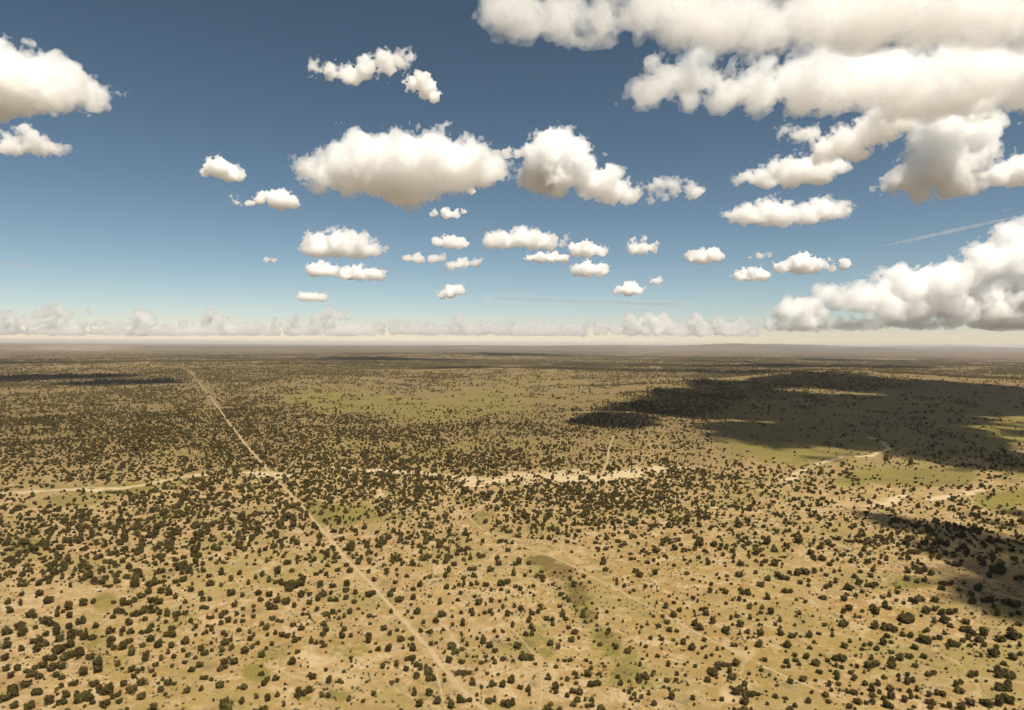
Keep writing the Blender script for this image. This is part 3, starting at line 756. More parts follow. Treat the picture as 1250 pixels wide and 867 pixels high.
wide = [b for b in read if b[2] >= 12.8]              # wide ones are thickets of two or three bushes
read = [tuple(b) for b in read if b[2] < 12.8]
for bx, by, bw in wide:
    n = 3 if bw > 15.5 else 2
    for k in range(n):
        u = (k + .5) / n - .5
        read.append((bx + u * bw * .95, by + rs.uniform(-.16, .16) * bw, bw * rs.uniform(.52, .72)))
near = []                                            # x, y, z, width, shape, turn, px, py
for px, py, w in read:
    x, y, z = ground_at(px, py + w * .22)
    wm = w / F * math.sqrt(x * x + y * y + (CAM_H - z) ** 2) * .83
    k = int(rs.choice([0, 0, 1, 2, 2, 3, 4, 4, 5, 6, 7, 7]))
    near.append((x, y, z, wm, k, rs.uniform(0, 6.283), px, py))
near.sort(key=lambda b: -b[3] / math.hypot(b[0], b[1]))
single, rest = near[:300], near[300:]

ROAD, PATH = tracks[0][3], tracks[2][3]
def zone(b):
    x, y, px = b[0], b[1], b[6]
    if px < 250:
        return 'by the left edge'
    if px >= 1000:
        return 'by the right edge'
    road_x = float(np.interp(y, ROAD[:, 1], ROAD[:, 0]))
    if x < road_x:
        return 'left of dirt road'
    if px < 742:
        return 'right of dirt road'
    path_x = float(np.interp(-y, -PATH[::1][:, 1], PATH[:, 0])) if True else 0
    return 'below the footpath' if x < path_x else 'above the footpath'
ROWS = [(846, 'lowest'), (828, 'second lowest'), (810, 'third lowest'), (792, 'fourth lowest'), (772, 'fifth lowest'), (750, 'sixth lowest'), (725, 'upper'), (0, 'uppermost')]
NUM = 'first second third fourth fifth sixth seventh eighth ninth tenth eleventh twelfth thirteenth fourteenth fifteenth sixteenth seventeenth eighteenth nineteenth twentieth'.split()
cells = {}
for i, b in enumerate(single):
    row = next(n for lim, n in ROWS if b[7] >= lim)
    cells.setdefault((zone(b), row), []).append(i)
bush_label = {}
for (zn, row), ids in cells.items():
    ids.sort(key=lambda i: single[i][6])
    for k, i in enumerate(ids):
        size = 'small' if single[i][3] < 2.9 else 'large' if single[i][3] > 4.6 else 'middling'
        place = 'the only one' if len(ids) == 1 else NUM[k] + ' from left'
        bush_label[i] = '%s %s dark juniper bush, %s in %s strip %s' % (size, SHAPES[single[i][4]][0], place, row, zn)
for i, (x, y, z, w, k, turn, px, py) in enumerate(single):
    e = bpy.data.objects.new('juniper_bush', None)
    COL.objects.link(e)
    e.empty_display_size = .5
    e.location, e.rotation_euler, e.scale = (x, y, z), (0, 0, turn), (w, w, w * (.82 + .3 * (i * .618 % 1)))
    tag(e, bush_label[i], 'bush', 'juniper bushes dotted over the plain near the camera')
    link('crown', crown_mesh[k], e)
    link('trunk', trunk_mesh[k], e)

# the slender tree on a bare pole-like trunk by the lower edge
tx, ty, tz = ground_at(587.3, 860)
tree = bpy.data.objects.new('slender_tree', None)
COL.objects.link(tree)
tree.location = (tx, ty, tz)
tag(tree, 'slender tree with tall bare trunk and one small round crown beside dirt road', 'tree')
V, Fc = [], []
for l, (h, r) in enumerate(((-.2, .16), (2.5, .12), (5.0, .09), (7.0, .05), (7.9, .02))):
    V += [np.array([math.cos(w) * r + .05 * math.sin(h), math.sin(w) * r, h]) for w in np.arange(8) * math.pi / 4]
    if l:
        Fc += [[(l - 1) * 8 + i, (l - 1) * 8 + (i + 1) % 8, l * 8 + (i + 1) % 8, l * 8 + i] for i in range(8)]
link('trunk', mesh_of('trunk', np.array(V), Fc, [bark_mat]), tree)
cv, cf = crown_geo(31, 1.0, 7, .22, 0)
link('crown', mesh_of('crown', cv * np.array([1.75, 1.75, 1.7]) + np.array([0, 0, 5.2]), cf, [leaf_mat]), tree)

# all further bushes, past the 300 that show largest
def clear_of_tracks(x, y, margin=1.0):
    ok = np.ones(x.shape, bool)
    for _n, _l, hw, P in tracks:
        ok &= dist_to(P, x, y) > hw + margin
    return ok
def throw(n, r0, r1, az, seed):
    g = np.random.default_rng(seed)
    r = np.sqrt(g.uniform(r0 * r0, r1 * r1, n))
    a = np.radians(g.uniform(-az, az, n))
    return r * np.sin(a), r * np.cos(a), g

pts, scl, rot, idx = [], [], [], []
for x, y, z, w, k, turn, px, py in rest:
    pts.append((x, y, z)); scl.append((w, w, w * .95)); rot.append(turn); idx.append(k)
AZ = 43.0
x, y, g = throw(int(math.radians(AZ) * (1300 ** 2 - 150 ** 2) / 12), 150, 1300, AZ, 3)
px, py = to_px(x, y, terrain(x, y))
dens = thickness(px, py) / 10
clump = fbm(x / 26, y / 26, 3) - .5
big = fbm(x / 120 + 50, y / 120, 3) - .5
gr, pl, rd, oc, dk, ws, _m = cover(x, y)
prob = np.where(np.hypot(x, y) < 700, 1.0, .78) * dens ** 1.3 * np.clip(1 + 2.2 * clump + 1.2 * big, .05, 2.0) * (1 - .75 * np.clip(gr, 0, 1) * (py < 660)) * (1 - .82 * np.clip(ws * 1.2, 0, 1)) * (1 - .4 * np.clip(dk, 0, 1))
meadow = (np.abs(px - 690) < 130) & (np.abs(py - (655 + (px - 560) * .22)) < 16)
for hx, hy, rx, ry in ((830, 488, 75, 17), (1020, 467, 75, 9), (722, 512, 28, 8)):
    prob = np.maximum(prob, .75 * (((px - hx) / rx) ** 2 + ((py - hy) / ry) ** 2 < 1))
prob = np.where(meadow, prob * .3, prob)
inread = (px > -4) & (px < 1254) & (py < 869) & (py > np.where(px < 250, 717, 692))
prob = np.where(inread, .17 * np.clip(1 + 3 * clump, 0, 2) * (1 - np.clip(oc, 0, 1) * .5), prob)
keep = g.random(len(x)) < prob
tiny = inread[keep]
x, y, px, py = x[keep], y[keep], px[keep], py[keep]
ok = clear_of_tracks(x, y)
x, y, tiny = x[ok], y[ok], tiny[ok]
z = terrain(x, y)
w = np.clip(np.exp(g.normal(.74, .38, len(x))), .9, 7.0)
w = np.where(tiny, np.clip(w * .5, .5, 1.5), w)
pts += np.stack([x, y, z], -1).tolist()
scl += np.stack([w, w, w * g.uniform(.75, 1.05, len(x))], -1).tolist()
rot += g.uniform(0, 6.283, len(x)).tolist()
idx += g.integers(0, 8, len(x)).tolist()
scatter('juniper_scrub', protos, pts, scl, rot, idx, 'thousands of dark juniper bushes dotted over the middle of the plain')
N_SCRUB = len(pts)

x, y, g = throw(190000, 1290, 9000, AZ, 4)
px, py = to_px(x, y, terrain(x, y))
dens = thickness(px, py) / 10
gr, pl, rd, oc, dk, ws, _m = cover(x, y)
prob = .95 * dens ** 1.2 * np.clip(1 + 3.4 * (fbm(x / 230 + 50, y / 230, 4) - .5), .08, 2) * (1 - .6 * np.clip(gr, 0, 1)) * (1 - .9 * np.clip(pl, 0, 1)) * (1 - smooth(3800, 9000, np.hypot(x, y)))
for hx, hy, rx, ry in ((830, 488, 75, 17), (1020, 467, 75, 9), (722, 512, 28, 8)):
    prob = np.maximum(prob, .97 * (((px - hx) / rx) ** 2 + ((py - hy) / ry) ** 2 < 1))
keep = g.random(len(x)) < prob
x, y = x[keep], y[keep]
ok = dist_to(ROAD, x, y) > 13
x, y = x[ok], y[ok]
n = len(x)
w = g.uniform(.8, 1.35, n)
scatter('far_scrub', clumps, np.stack([x, y, terrain(x, y)], -1), np.stack([w, w, w], -1), g.uniform(0, 6.283, n), g.integers(0, 4, n), 'far dark scrub speckling the plain towards the horizon')
N_FAR = n

x, y, g = throw(42000, 160, 560, AZ, 6)
gr, pl, rd, oc, dk, ws, _m = cover(x, y)
keep = (g.random(len(x)) < np.clip(.15 + 1.9 * (fbm(x / 16, y / 16, 4) - .42), 0, 1) * (1 - ws)) & clear_of_tracks(x, y, .2)
x, y = x[keep], y[keep]
n = len(x)
w = g.uniform(.45, 1.5, n)
scatter('dry_tufts', tufts, np.stack([x, y, terrain(x, y) - .03], -1), np.stack([w, w, w], -1), g.uniform(0, 6.283, n), g.integers(0, 3, n), 'small dry grass tufts and low weeds over bare ground')
print('BUSHES', len(single), N_SCRUB, N_FAR, n)

# ---------------------------------------------------------------- clouds: closed bodies of white mist between sun and plain
NT_ = 128
def worley(cell, seed):
    n = NT_ // cell
    p = np.random.default_rng(seed).random((n, n, n, 3)).astype(np.float32)
    ax = (np.arange(NT_, dtype=np.float32) + .5) / cell
    ci = ax.astype(int)
    best = np.full((NT_,) * 3, 9, np.float32)
    X, Y, Z = ax[:, None, None], ax[None, :, None], ax[None, None, :]
    for a in (-1, 0, 1):
        for b in (-1, 0, 1):
            for c in (-1, 0, 1):
                ia, ib, ic = ci + a, ci + b, ci + c
                q = p[np.ix_(ia % n, ib % n, ic % n)]
                d = (X - ia[:, None, None] - q[..., 0]) ** 2 + (Y - ib[None, :, None] - q[..., 1]) ** 2 + (Z - ic[None, None, :] - q[..., 2]) ** 2
                np.minimum(best, d, out=best)
    return 1 - np.sqrt(best)
PUFF = [worley(32, 1), worley(16, 2), worley(8, 3)]
def rag(lo, hi, power, seed):
    f = np.fft.fftfreq(NT_) * NT_
    k = np.sqrt(f[:, None, None] ** 2 + f[None, :, None] ** 2 + f[None, None, :] ** 2)
    s = np.fft.fftn(np.random.default_rng(seed).standard_normal((NT_,) * 3)) * np.where((k >= lo) & (k <= hi), np.maximum(k, 1) ** -power, 0)
    a = np.fft.ifftn(s).real.astype(np.float32)
    return a / a.std()
RAG = rag(3, 26, 1.8, 21)                           # torn, wispy
FINE = rag(10, 56, 2.1, 22)
BIL = 30 * PUFF[0] + 17 * PUFF[1] + 9 * PUFF[2] + 4.5 * FINE + 5 * RAG
BIL -= BIL.mean()

def cloud_material(name, density, skin=.03):
    m = bpy.data.materials.new(name)
    t = NT(m)
    mx = t.n('MixShader')
    mx.inputs[0].default_value = skin
    df = t.n('BsdfDiffuse')
    df.inputs[0].default_value = rgb(.95, .95, .95)
    t.put(mx.inputs[1], t.n('BsdfTransparent').outputs[0])
    t.put(mx.inputs[2], df.outputs[0])
    v = t.n('VolumeScatter')
    v.inputs['Color'].default_value = rgb(.9985, .9983, .998)
    v.inputs['Density'].default_value = density
    v.inputs['Anisotropy'].default_value = .5
    out = t.n('OutputMaterial')
    t.put(out.inputs['Surface'], mx.outputs[0])
    t.put(out.inputs['Volume'], v.outputs[0])
    return m
_cm = {}
def cloud_mat(mfp, skin=.03):
    k = round(math.log(mfp) * 4)
    if (k, skin) not in _cm:
        _cm[k, skin] = cloud_material('cloud_mist', 1 / math.exp(k / 4), skin)
    return _cm[k, skin]

def cloud_mesh(name, S, vox, amp, freq, zb, seed, wisp=0.0, core=0.0):
    """S: spheres (x, y, z, r, flatten) in the cloud's own units; returns a closed billowing mesh"""
    S = np.asarray(S, float)
    pad = 20 * amp + 4
    lo = np.array([(S[:, i] - S[:, 3]).min() for i in range(3)]) - pad
    hi = np.array([(S[:, i] + S[:, 3]).max() for i in range(3)]) + pad
    lo[2] = max(lo[2], zb - 6 * amp - 3)
    dim = np.ceil((hi - lo) / vox).astype(int) + 1
    ax = [lo[i] + np.arange(dim[i]) * vox for i in range(3)]
    d = np.full(dim, 60.0, np.float32)
    for x, y, z, r, fl in S:
        R = r * 1.5 + pad
        sl, g = [], []
        for i, c in enumerate((x, y, z)):
            a = int(np.clip((c - R - lo[i]) / vox, 0, dim[i]))
            b = int(np.clip((c + R - lo[i]) / vox + 1, 0, dim[i]))
            sl.append(slice(a, b))
            g.append(ax[i][a:b].astype(np.float32) - c)
        dz = g[2][None, None, :] / fl
        q = np.sqrt(g[0][:, None, None] ** 2 + g[1][None, :, None] ** 2 + dz * dz) - r
        sub = d[tuple(sl)]
        k = r * .22
        h = np.clip(.5 + .5 * (q - sub) / k, 0, 1)
        sub[:] = q + (sub - q) * h - k * h * (1 - h)
    rg = np.random.default_rng(seed)
    off = rg.integers(0, NT_, 3)
    I = [((a * freq).round().astype(int) + o) % NT_ for a, o in zip(ax, off)]
    B = BIL[np.ix_(*I)]
    I2 = [((a * freq * .37).round().astype(int) + o) % NT_ for a, o in zip(ax, off + 40)]
    B2 = PUFF[0][np.ix_(*I2)] - .45
    zf = np.clip((ax[2] - zb) / (22 * amp + 1e-6), .25, 1).astype(np.float32)[None, None, :]
    d -= amp * zf * (B + 26 * B2)
    if wisp:
        I3 = [((a * freq * .8).round().astype(int) + o) % NT_ for a, o in zip(ax, off + 77)]
        d += wisp * amp * 36 * (.55 - PUFF[1][np.ix_(*I3)])
    base = zb + amp * 1.1 * B[:, :, dim[2] // 3]
    d = np.maximum(d, base[:, :, None] - ax[2].astype(np.float32)[None, None, :])
    out = [iso_mesh(name, d, vox, lo)]
    if core:
        q = 2
        d2 = d[::q, ::q, ::q] + core * amp
        if (d2 < -1).any():
            out.append(iso_mesh('core', d2, vox * q, lo))
    return out

def iso_mesh(name, d, vox, lo):
    d = np.clip(d, -9, 9).astype(np.float32)
    d[0], d[-1], d[:, 0], d[:, -1], d[:, :, 0], d[:, :, -1] = 9, 9, 9, 9, 9, 9
    grid = openvdb.FloatGrid(9.0)
    grid.copyFromArray(d)
    V, _t, Q = grid.convertToPolygons(isovalue=0.0, adaptivity=0.0)
    V = V * vox + lo
    me = bpy.data.meshes.new(name)
    me.vertices.add(len(V))
    me.vertices.foreach_set('co', V.astype(np.float32).ravel())
    p = V[Q[:, :4].astype(int)]
    vol = np.einsum('ij,ij->i', p[:, 0], np.cross(p[:, 1], p[:, 2])).sum() + np.einsum('ij,ij->i', p[:, 0], np.cross(p[:, 2], p[:, 3])).sum()
    if vol < 0:
        Q = Q[:, ::-1]
    me.loops.add(Q.size)
    me.loops.foreach_set('vertex_index', Q.astype(np.int32).ravel())
    me.polygons.add(len(Q))
    me.polygons.foreach_set('loop_start', np.arange(0, Q.size, 4))
    me.polygons.foreach_set('use_smooth', np.ones(len(Q), bool))
    me.update(calc_edges=True)
    me.validate()
    return me

BASE = 1080.0                                       # cloud base over the camera
N_POLY = 0
def cloud(label, circ, D=None, mfp=3.3, wisp=0.0, depth=1.0, flat=True, vox=None, ampk=1.0, group='fair weather clouds over the plain', name='cloud', core=6.0, fl=1.0):
    """circ: puffs (x, y, r) as the photograph shows them; the distance follows from the common cloud base"""
    global N_POLY
    C = np.array(circ, float)
    bot = (C[:, 1] + .75 * C[:, 2]).max()
    if D is None:
        D = BASE / max((420.5 - bot) / F, .012)
    s = D / F
    cx, cy_ = (C[:, 0] * C[:, 2]).sum() / C[:, 2].sum(), (C[:, 1] * C[:, 2]).sum() / C[:, 2].sum()
    seed = int(cx * 7 + cy_ * 13) & 0xffff
    rg = np.random.default_rng(seed)
    rm = np.average(C[:, 2], weights=C[:, 2])
    amp = float(np.clip(rm / 25, .25, 1.15)) * .8 * ampk
    core = core if rm > 11 else 0.0
    S = []
    zb = -(bot - cy_)
    for x, y, r in C:
        q = max(r - 4.5 * amp, r * .55)
        nk = max(2, int(round(2.4 * depth)))
        for k in range(nk):
            S.append((x - cx + rg.normal(0, .12) * r, ((k + .5) / nk - .5) * r * 2.1 * depth + rg.normal(0, .25) * r, -(y - cy_) - (.1 * r if k != nk // 2 else 0), q * rg.uniform(.85, 1.03), fl))
    v = vox or float(np.clip(rm / 11.5, 1.45, 2.6))
    me = cloud_mesh(name, S, v, amp, float(np.clip(.85 / amp, .7, 4)), zb if flat else zb - 40, seed, wisp, core)
    N_POLY += sum(len(q.polygons) for q in me)
    k = s * np.clip(rm / 22, .35, 1.4)
    me[0].materials.append(cloud_mat((3.0 if len(me) > 1 else 1.4) * mfp * k, .02))
    o = link(name, me[0])
    if len(me) > 1:
        me[1].materials.append(cloud_mat(2.4 * mfp * k, .02))
        link('core', me[1], o)
    d = CAM_R @ Vector(((cx - 625) / F, (433.5 - cy_) / F, -1.0))
    o.location = Vector((0, 0, CAM_H)) + d * (D / d.y)
    o.scale = (s, s, s)
    tag(o, label, 'cloud', group)
    return o

cloud('large puffy white cloud cut off by the left edge', [(-25, 95, 52), (20, 95, 42), (55, 95, 34), (88, 105, 26), (100, 122, 16), (66, 120, 22), (15, 114, 26), (-20, 115, 28)])
cloud('smaller white cloud just below the large one at the left edge', [(-20, 174, 18), (10, 175, 17), (40, 176, 15), (66, 180, 12)])
cloud('small lone white cloud left of the big central cumulus, upper of two', [(262, 206, 10), (275, 208, 13), (290, 213, 10), (250, 212, 4)])
cloud('small flat trailing white cloud, lower of two left of the big central cumulus', [(320, 243, 8), (340, 245, 13), (355, 249, 8), (290, 247, 4), (303, 247, 4)], wisp=.3)
cloud('ragged wispy white cloud high above the big central cumulus', [(385, 82, 10), (405, 88, 11), (430, 92, 14), (450, 84, 15), (470, 76, 13), (490, 76, 11), (500, 68, 7)], mfp=4.5, wisp=.7)
cloud('small slanting white cloud beside the ragged wisp at upper middle', [(503, 102, 8), (515, 100, 10), (522, 108, 11), (528, 117, 8)], mfp=4.0, wisp=.3)
cloud('biggest white cumulus left of centre with broad tan underside', [(372, 207, 16), (392, 205, 22), (418, 205, 26), (445, 198, 33), (475, 196, 36), (505, 197, 36), (535, 196, 30), (562, 205, 22), (584, 195, 22), (604, 205, 14), (470, 225, 26), (500, 233, 22), (524, 236, 16)], depth=1.25, D=4200)
cloud('small torn white shred hanging under the big central cumulus', [(530, 261, 5), (545, 262, 7), (557, 262, 6), (566, 258, 5)], wisp=.4)
cloud('tiny white puff under the right end of the big central cumulus', [(573, 229, 6), (576, 233, 6)])
cloud('tall white cumulus right of centre with a long tail stretching to the right', [(650, 214, 18), (668, 200, 26), (680, 184, 24), (692, 196, 25), (680, 216, 24), (706, 210, 20), (724, 228, 18), (745, 231, 20), (770, 237, 16), (795, 240, 12), (820, 235, 13), (842, 234, 12)])
cloud('thin wispy shred joining the two central cumulus clouds', [(604, 186, 7), (618, 188, 8), (633, 188, 7)], mfp=8, wisp=.8)
cloud('grey white rounded cloud above two small puffs left of centre', [(380, 303, 12), (395, 301, 16), (413, 297, 18), (437, 302, 17), (457, 304, 11), (470, 305, 6)])
cloud('small white puff, left of the pair under a rounded cloud', [(385, 331, 8), (395, 330, 10), (406, 332, 7)])
cloud('small white puff, right of the pair under a rounded cloud', [(422, 335, 9), (438, 333, 12), (454, 334, 10), (464, 337, 7)])
cloud('thin pale cloud above the middle of the horizon, uppermost of three small ones', [(534, 295, 6), (547, 296, 9), (560, 297, 9), (568, 298, 5)], mfp=5)
cloud('flat streaky pale cloud just left of the row of central puffs', [(497, 315, 5), (512, 316, 8), (527, 315, 7), (540, 314, 4)], mfp=6, wisp=.3)
cloud('small ragged pale cloud under the streaky one near centre', [(550, 325, 6), (565, 322, 8), (580, 320, 6), (586, 318, 4)], mfp=6, wisp=.4)
cloud('wide white cloud heading the cluster of puffs right of centre', [(600, 296, 10), (615, 293, 13), (632, 290, 14), (652, 294, 14), (672, 295, 12), (688, 296, 7)])
cloud('flat white cloud tucked below the wide one right of centre', [(645, 315, 6), (660, 314, 9), (675, 315, 8), (690, 316, 6)])
cloud('white puff at the right end of the central cluster, upper one', [(705, 307, 9), (719, 304, 12), (735, 308, 8)])
cloud('round bright white puff at the bottom of the central cluster', [(703, 331, 8), (716, 328, 12), (732, 330, 9)])
cloud('small separate white cloud to the right of the central cluster', [(773, 303, 9), (785, 303, 11), (798, 304, 8)])
cloud('small low white cloud above the horizon just left of centre', [(540, 360, 6), (549, 356, 9), (562, 353, 6)], mfp=4)
cloud('small flat white puff above the pinkish streak', [(755, 355, 6), (767, 353, 9), (780, 355, 6)])
cloud('tiny white puff right above the pinkish streak', [(797, 344, 5), (804, 344, 5)])
cloud('small ragged white cloud alone right of centre', [(848, 313, 7), (860, 314, 11), (873, 313, 8)], wisp=.3)
cloud('little flat white cloud low over the horizon left of centre', [(371, 363, 6), (382, 362, 8), (393, 364, 6)], mfp=4)
cloud('tiny pair of pale puffs left of the rounded cloud', [(324, 318, 4), (334, 319, 4)], mfp=4)
cloud('spindle shaped white cloud below the great upper right cloud', [(895, 263, 10), (912, 262, 15), (935, 262, 17), (958, 264, 17), (982, 263, 15), (1006, 257, 13), (1026, 254, 9)])
cloud('slanting white cloud with a thin left tip under the great cloud', [(903, 222, 6), (922, 218, 10), (945, 213, 15), (972, 210, 19), (1000, 208, 20), (1022, 202, 14)])
cloud('diagonal band of white cloud linking the slanting cloud to the great one', [(1005, 190, 16), (1030, 176, 20), (1060, 160, 22), (1085, 145, 24), (985, 165, 10), (960, 160, 7), (1045, 190, 10)], mfp=5, wisp=.3, D=3700)
cloud('tall lumpy white cloud near the right edge with ragged base', [(1135, 160, 26), (1160, 158, 30), (1188, 165, 27), (1150, 195, 36), (1178, 205, 30), (1112, 214, 20), (1127, 238, 13), (1088, 221, 12), (1160, 222, 22), (1205, 195, 16)])
cloud('white cloud cut off by the right edge beside the tall lumpy one', [(1222, 216, 12), (1240, 213, 17), (1265, 208, 22)])
cloud('great white cloud bank spread across the upper right', [(792, 118, 22), (812, 104, 26), (845, 102, 30), (885, 108, 36), (930, 108, 36), (980, 102, 38), (1030, 98, 42), (1080, 95, 44), (1130, 98, 44), (1180, 96, 44), (1230, 94, 46), (1285, 90, 46), (1100, 125, 26), (1160, 120, 30), (1220, 115, 34)], D=3300, vox=3.2, depth=.85, mfp=6.0)
cloud('broad tan based cloud along the top edge, upper right', [(612, 14, 20), (640, 18, 30), (690, 22, 36), (735, 30, 36), (780, 10, 46), (835, 14, 48), (890, 22, 46), (945, 26, 44), (1000, 14, 50), (1060, 5, 55), (1130, 0, 55), (1200, 5, 55), (1270, 5, 55)], D=2350, vox=4.0, depth=.6, mfp=12.0, ampk=1.3)
cloud('small white cloud with a long flat tail near the right horizon', [(955, 328, 7), (973, 324, 13), (993, 325, 11), (1013, 326, 8), (1030, 323, 5)])
cloud('small round white puff left of the flat tailed cloud', [(903, 337, 7), (917, 335, 10), (932, 338, 7)])
cloud('tiny pale streak above the round puff at right', [(915, 314, 4), (928, 313, 5), (940, 312, 4)], mfp=6)
cloud('thin pinkish streak of cloud low over the horizon right of centre', [(x, 366 + (x - 700) * .03, 26) for x in range(615, 830, 12)], mfp=150, ampk=.35, fl=.14, core=0, flat=False, D=15500)
def trail(label, pts, r, mfp, D):
    P = [Vector((0, 0, CAM_H)) + (lambda d: d * (D / d.y))(CAM_R @ Vector(((x - 625) / F, (433.5 - y) / F, -1.0))) for x, y in pts]
    V, Fc = [], []
    up, s = Vector((0, 0, 1)), D / F
    side = Vector((0, 1, 0))
    rr = random.Random(3)
    n = 60
    for i in range(n + 1):
        t = i / n
        c = P[0].lerp(P[-1], t)
        w = r * s * math.sin(math.pi * min(1, .04 + t * .96)) ** .5 * rr.uniform(.75, 1.2) + .2
        V += [tuple(c + up * (w * math.sin(a)) + side * (w * math.cos(a))) for a in [k * math.pi / 4 for k in range(8)]]
        if i:
            Fc += [((i - 1) * 8 + k, (i - 1) * 8 + (k + 1) % 8, i * 8 + (k + 1) % 8, i * 8 + k) for k in range(8)]
    Fc += [tuple(range(8))[::-1], tuple(range(n * 8, n * 8 + 8))]
    bm = bmesh.new()
    me = bpy.data.meshes.new('vapour_trail')
    me.from_pydata(V, [], Fc)
    bm.from_mesh(me)
    bmesh.ops.recalc_face_normals(bm, faces=bm.faces)
    bm.to_mesh(me)
    bm.free()
    me.materials.append(cloud_mat(mfp * s, .01))
    tag(link('vapour_trail', me), label, 'vapour trail')
trail('long thin white vapour trail slanting up to the right edge', [(1075, 301), (1245, 264)], 2.6, 14, 9000)
trail('short faint white vapour trail at the left edge', [(-20, 317), (75, 329)], 1.8, 14, 12000)
cloud('towering white cumulus bank on the horizon at the right edge', [(935, 386, 9), (955, 381, 14), (978, 374, 16), (1008, 358, 14), (1000, 372, 18), (1035, 366, 18), (1060, 362, 20), (1075, 345, 14), (1095, 338, 17), (1110, 352, 24), (1140, 345, 26), (1170, 338, 26), (1200, 325, 26), (1230, 315, 26), (1262, 300, 32), (1240, 280, 14), (1255, 268, 16), (1080, 378, 18), (1120, 376, 22), (1165, 372, 26), (1210, 365, 30), (1260, 355, 34)] + [(x, 399 - (x - 930) * .02, 11) for x in range(940, 1290, 14)], D=24000, mfp=4.5, vox=2.7, depth=1.0, group='cloud banks along the horizon', name='cloud_bank')

# low cloud bank strung along the horizon, seen as towers over a pale layer
rb = random.Random(8)
def bank(label, x0, x1, towers, h0, D):
    C = []
    x = x0
    while x < x1:
        r = rb.uniform(3.5, 6)
        C.append((x, 402 - r * .5 - rb.uniform(0, h0), r))
        x += r * 1.25
    x = x0
    while x < x1:
        C.append((x, 405, rb.uniform(5.5, 7.5)))
        x += 8
    for tx, ty, tr in towers:
        C += [(tx, ty, tr), (tx - tr * .9, ty + tr * .9, tr * .9), (tx + tr, ty + tr * .8, tr * .9)]
    cloud(label, C, D=D, mfp=13, vox=1.75, ampk=.9, core=0.0, group='cloud banks along the horizon', name='cloud_bank')
bank('low pale cloud bank along the horizon at the left edge', -20, 215, [(10, 384, 6), (55, 378, 6), (75, 380, 6), (62, 372, 5), (172, 384, 9), (108, 377, 3.5), (30, 390, 7)], 6, 42000)
bank('low pale cloud bank with one tower left of the dirt road end', 225, 345, [(258, 383, 8), (275, 390, 6), (335, 392, 5)], 4, 43000)
bank('low broken cloud bank on the horizon left of centre', 352, 470, [(402, 380, 6), (418, 383, 5), (360, 388, 6), (385, 386, 4)], 4, 44000)
bank('faint low cloud bank at the middle of the horizon', 480, 720, [(560, 390, 6), (590, 396, 5), (650, 394, 5), (690, 396, 5)], 2, 46000)
bank('low white cloud bank on the horizon right of centre', 730, 930, [(790, 385, 7), (770, 390, 8), (810, 388, 7), (850, 388, 7), (875, 389, 6), (905, 390, 6)], 3, 43000)

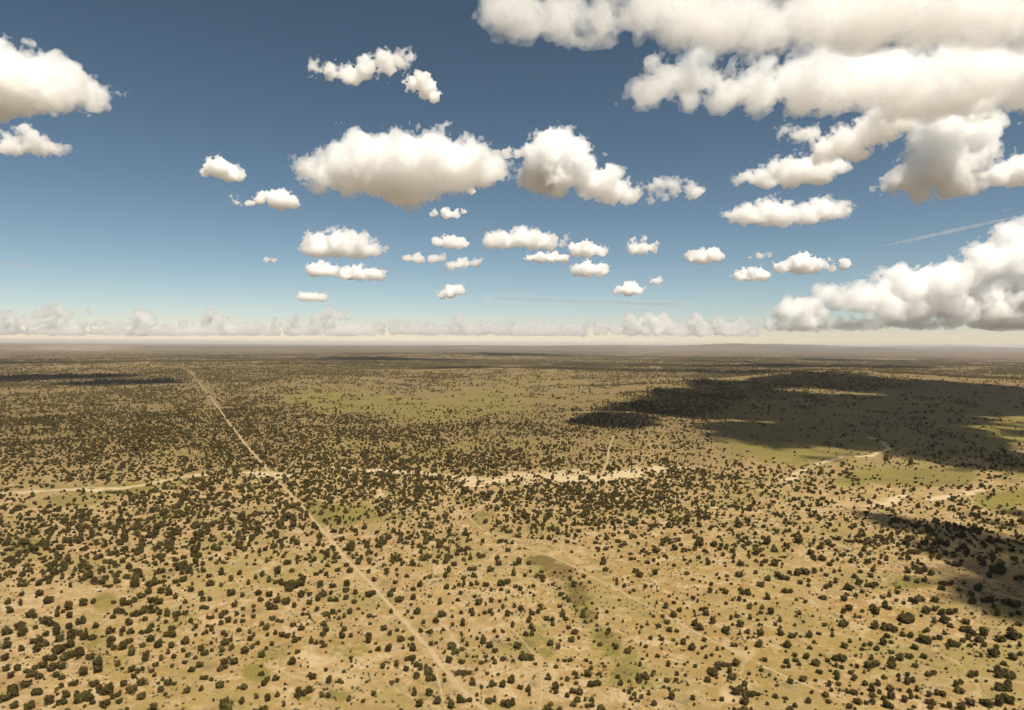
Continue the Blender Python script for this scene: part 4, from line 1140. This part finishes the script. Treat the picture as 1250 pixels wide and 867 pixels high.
# clouds overhead, above the frame: their shade lies on the plain at the right
def overhead(label, spots, H, thick, mfp, vox):
    """spots: pixel on the plain where the shade falls, radius in metres"""
    global N_POLY
    S, O = [], None
    for px, py, r in spots:
        g = Vector(ground_at(px, py))
        p = g + SUN_D * ((H - g.z) / SUN_D.z)
        O = O or p.copy()
        u = vox / 1.3
        S.append(((p.x - O.x) / u, (p.y - O.y) / u, 0.0, r * 1.22 / u, min(1.0, thick / r)))
    me = cloud_mesh('cloud', S, 1.3, .45, 1.3, -thick / u * .6, len(spots) * 31, .0)[0]
    N_POLY += len(me.polygons)
    me.materials.append(cloud_mat(mfp))
    o = link('cloud', me)
    o.location, o.scale = O, (u, u, u)
    tag(o, label, 'cloud', 'clouds overhead that shade the plain')
overhead('broad cloud overhead whose shade darkens the plain at the right',
         [(735, 512, 38), (765, 512, 36), (790, 500, 62), (830, 490, 100), (885, 487, 140), (945, 486, 150), (1000, 492, 150), (1060, 492, 150), (1120, 496, 150), (1185, 492, 150), (1245, 488, 150), (1300, 490, 160),
          (930, 510, 55), (975, 527, 60), (1010, 540, 44), (1040, 520, 80), (1100, 520, 85), (1120, 540, 55), (1160, 545, 45), (1200, 555, 50), (1250, 560, 50), (1290, 570, 60), (930, 533, 25), (960, 546, 30), (1000, 552, 25),
          (1150, 510, 60), (1220, 520, 30), (1300, 530, 70), (860, 497, 55), (900, 500, 70), (960, 506, 95), (1015, 508, 95), (1075, 508, 100), (1110, 508, 90), (1140, 526, 62), (1180, 537, 50), (985, 535, 50), (940, 520, 55), (900, 474, 130), (1000, 469, 190), (1080, 471, 190), (1170, 476, 180)], 1250, 90, 22, 9.0)
overhead('thin streaky cloud overhead shading the bushes at the lower right',
         [(1075, 632, 9), (1100, 640, 13), (1130, 645, 15), (1165, 652, 18), (1200, 662, 20), (1235, 668, 22), (1275, 680, 24), (1150, 670, 10), (1180, 680, 16), (1215, 693, 20), (1250, 705, 24), (1290, 720, 28), (1190, 712, 14), (1225, 728, 16), (1260, 742, 18),
          (1290, 750, 22), (1150, 700, 8), (1225, 640, 10), (1260, 630, 14), (1190, 630, 8)], 900, 16, 9, 1.6)
overhead('cloud overhead whose shade lies in dark bars left of the long road', [(110, 468, 80), (140, 467, 95), (170, 467, 75), (20, 461, 150), (70, 460, 150), (115, 459, 120), (-30, 463, 190)], 1560, 90, 22, 9.0)
print('CLOUD POLYS', N_POLY)

# ---------------------------------------------------------------- air between the camera and the horizon
HZ = 66000.0
_gz = np.empty(len(ground.data.vertices) * 3, np.float32)
ground.data.vertices.foreach_get('co', _gz)
z0, z1 = float(_gz[2::3].min()) - 1.0, max(CAM_H, float(_gz[2::3].max())) + 12.0
me = bpy.data.meshes.new('haze')
me.from_pydata([(x, y, z) for z in (z0, z1) for x, y in ((-HZ, -HZ), (HZ, -HZ), (HZ, HZ), (-HZ, HZ))], [],
               [(3, 2, 1, 0), (4, 5, 6, 7), (0, 1, 5, 4), (1, 2, 6, 5), (2, 3, 7, 6), (3, 0, 4, 7)])
haze = link('haze', me)
tag(haze, label='thin pale haze filling the air over the whole plain', kind='stuff')
m = bpy.data.materials.new('haze')
t_ = NT(m)
pv = t_.n('VolumePrincipled')
pv.inputs['Color'].default_value = rgb(.88, .87, .93)
pv.inputs['Density'].default_value = 2.6e-5
pv.inputs['Anisotropy'].default_value = .2
t_.put(t_.n('OutputMaterial').inputs['Volume'], pv.outputs[0])
me.materials.append(m)
print('HAZE TOP', z1, 'BOTTOM', z0)
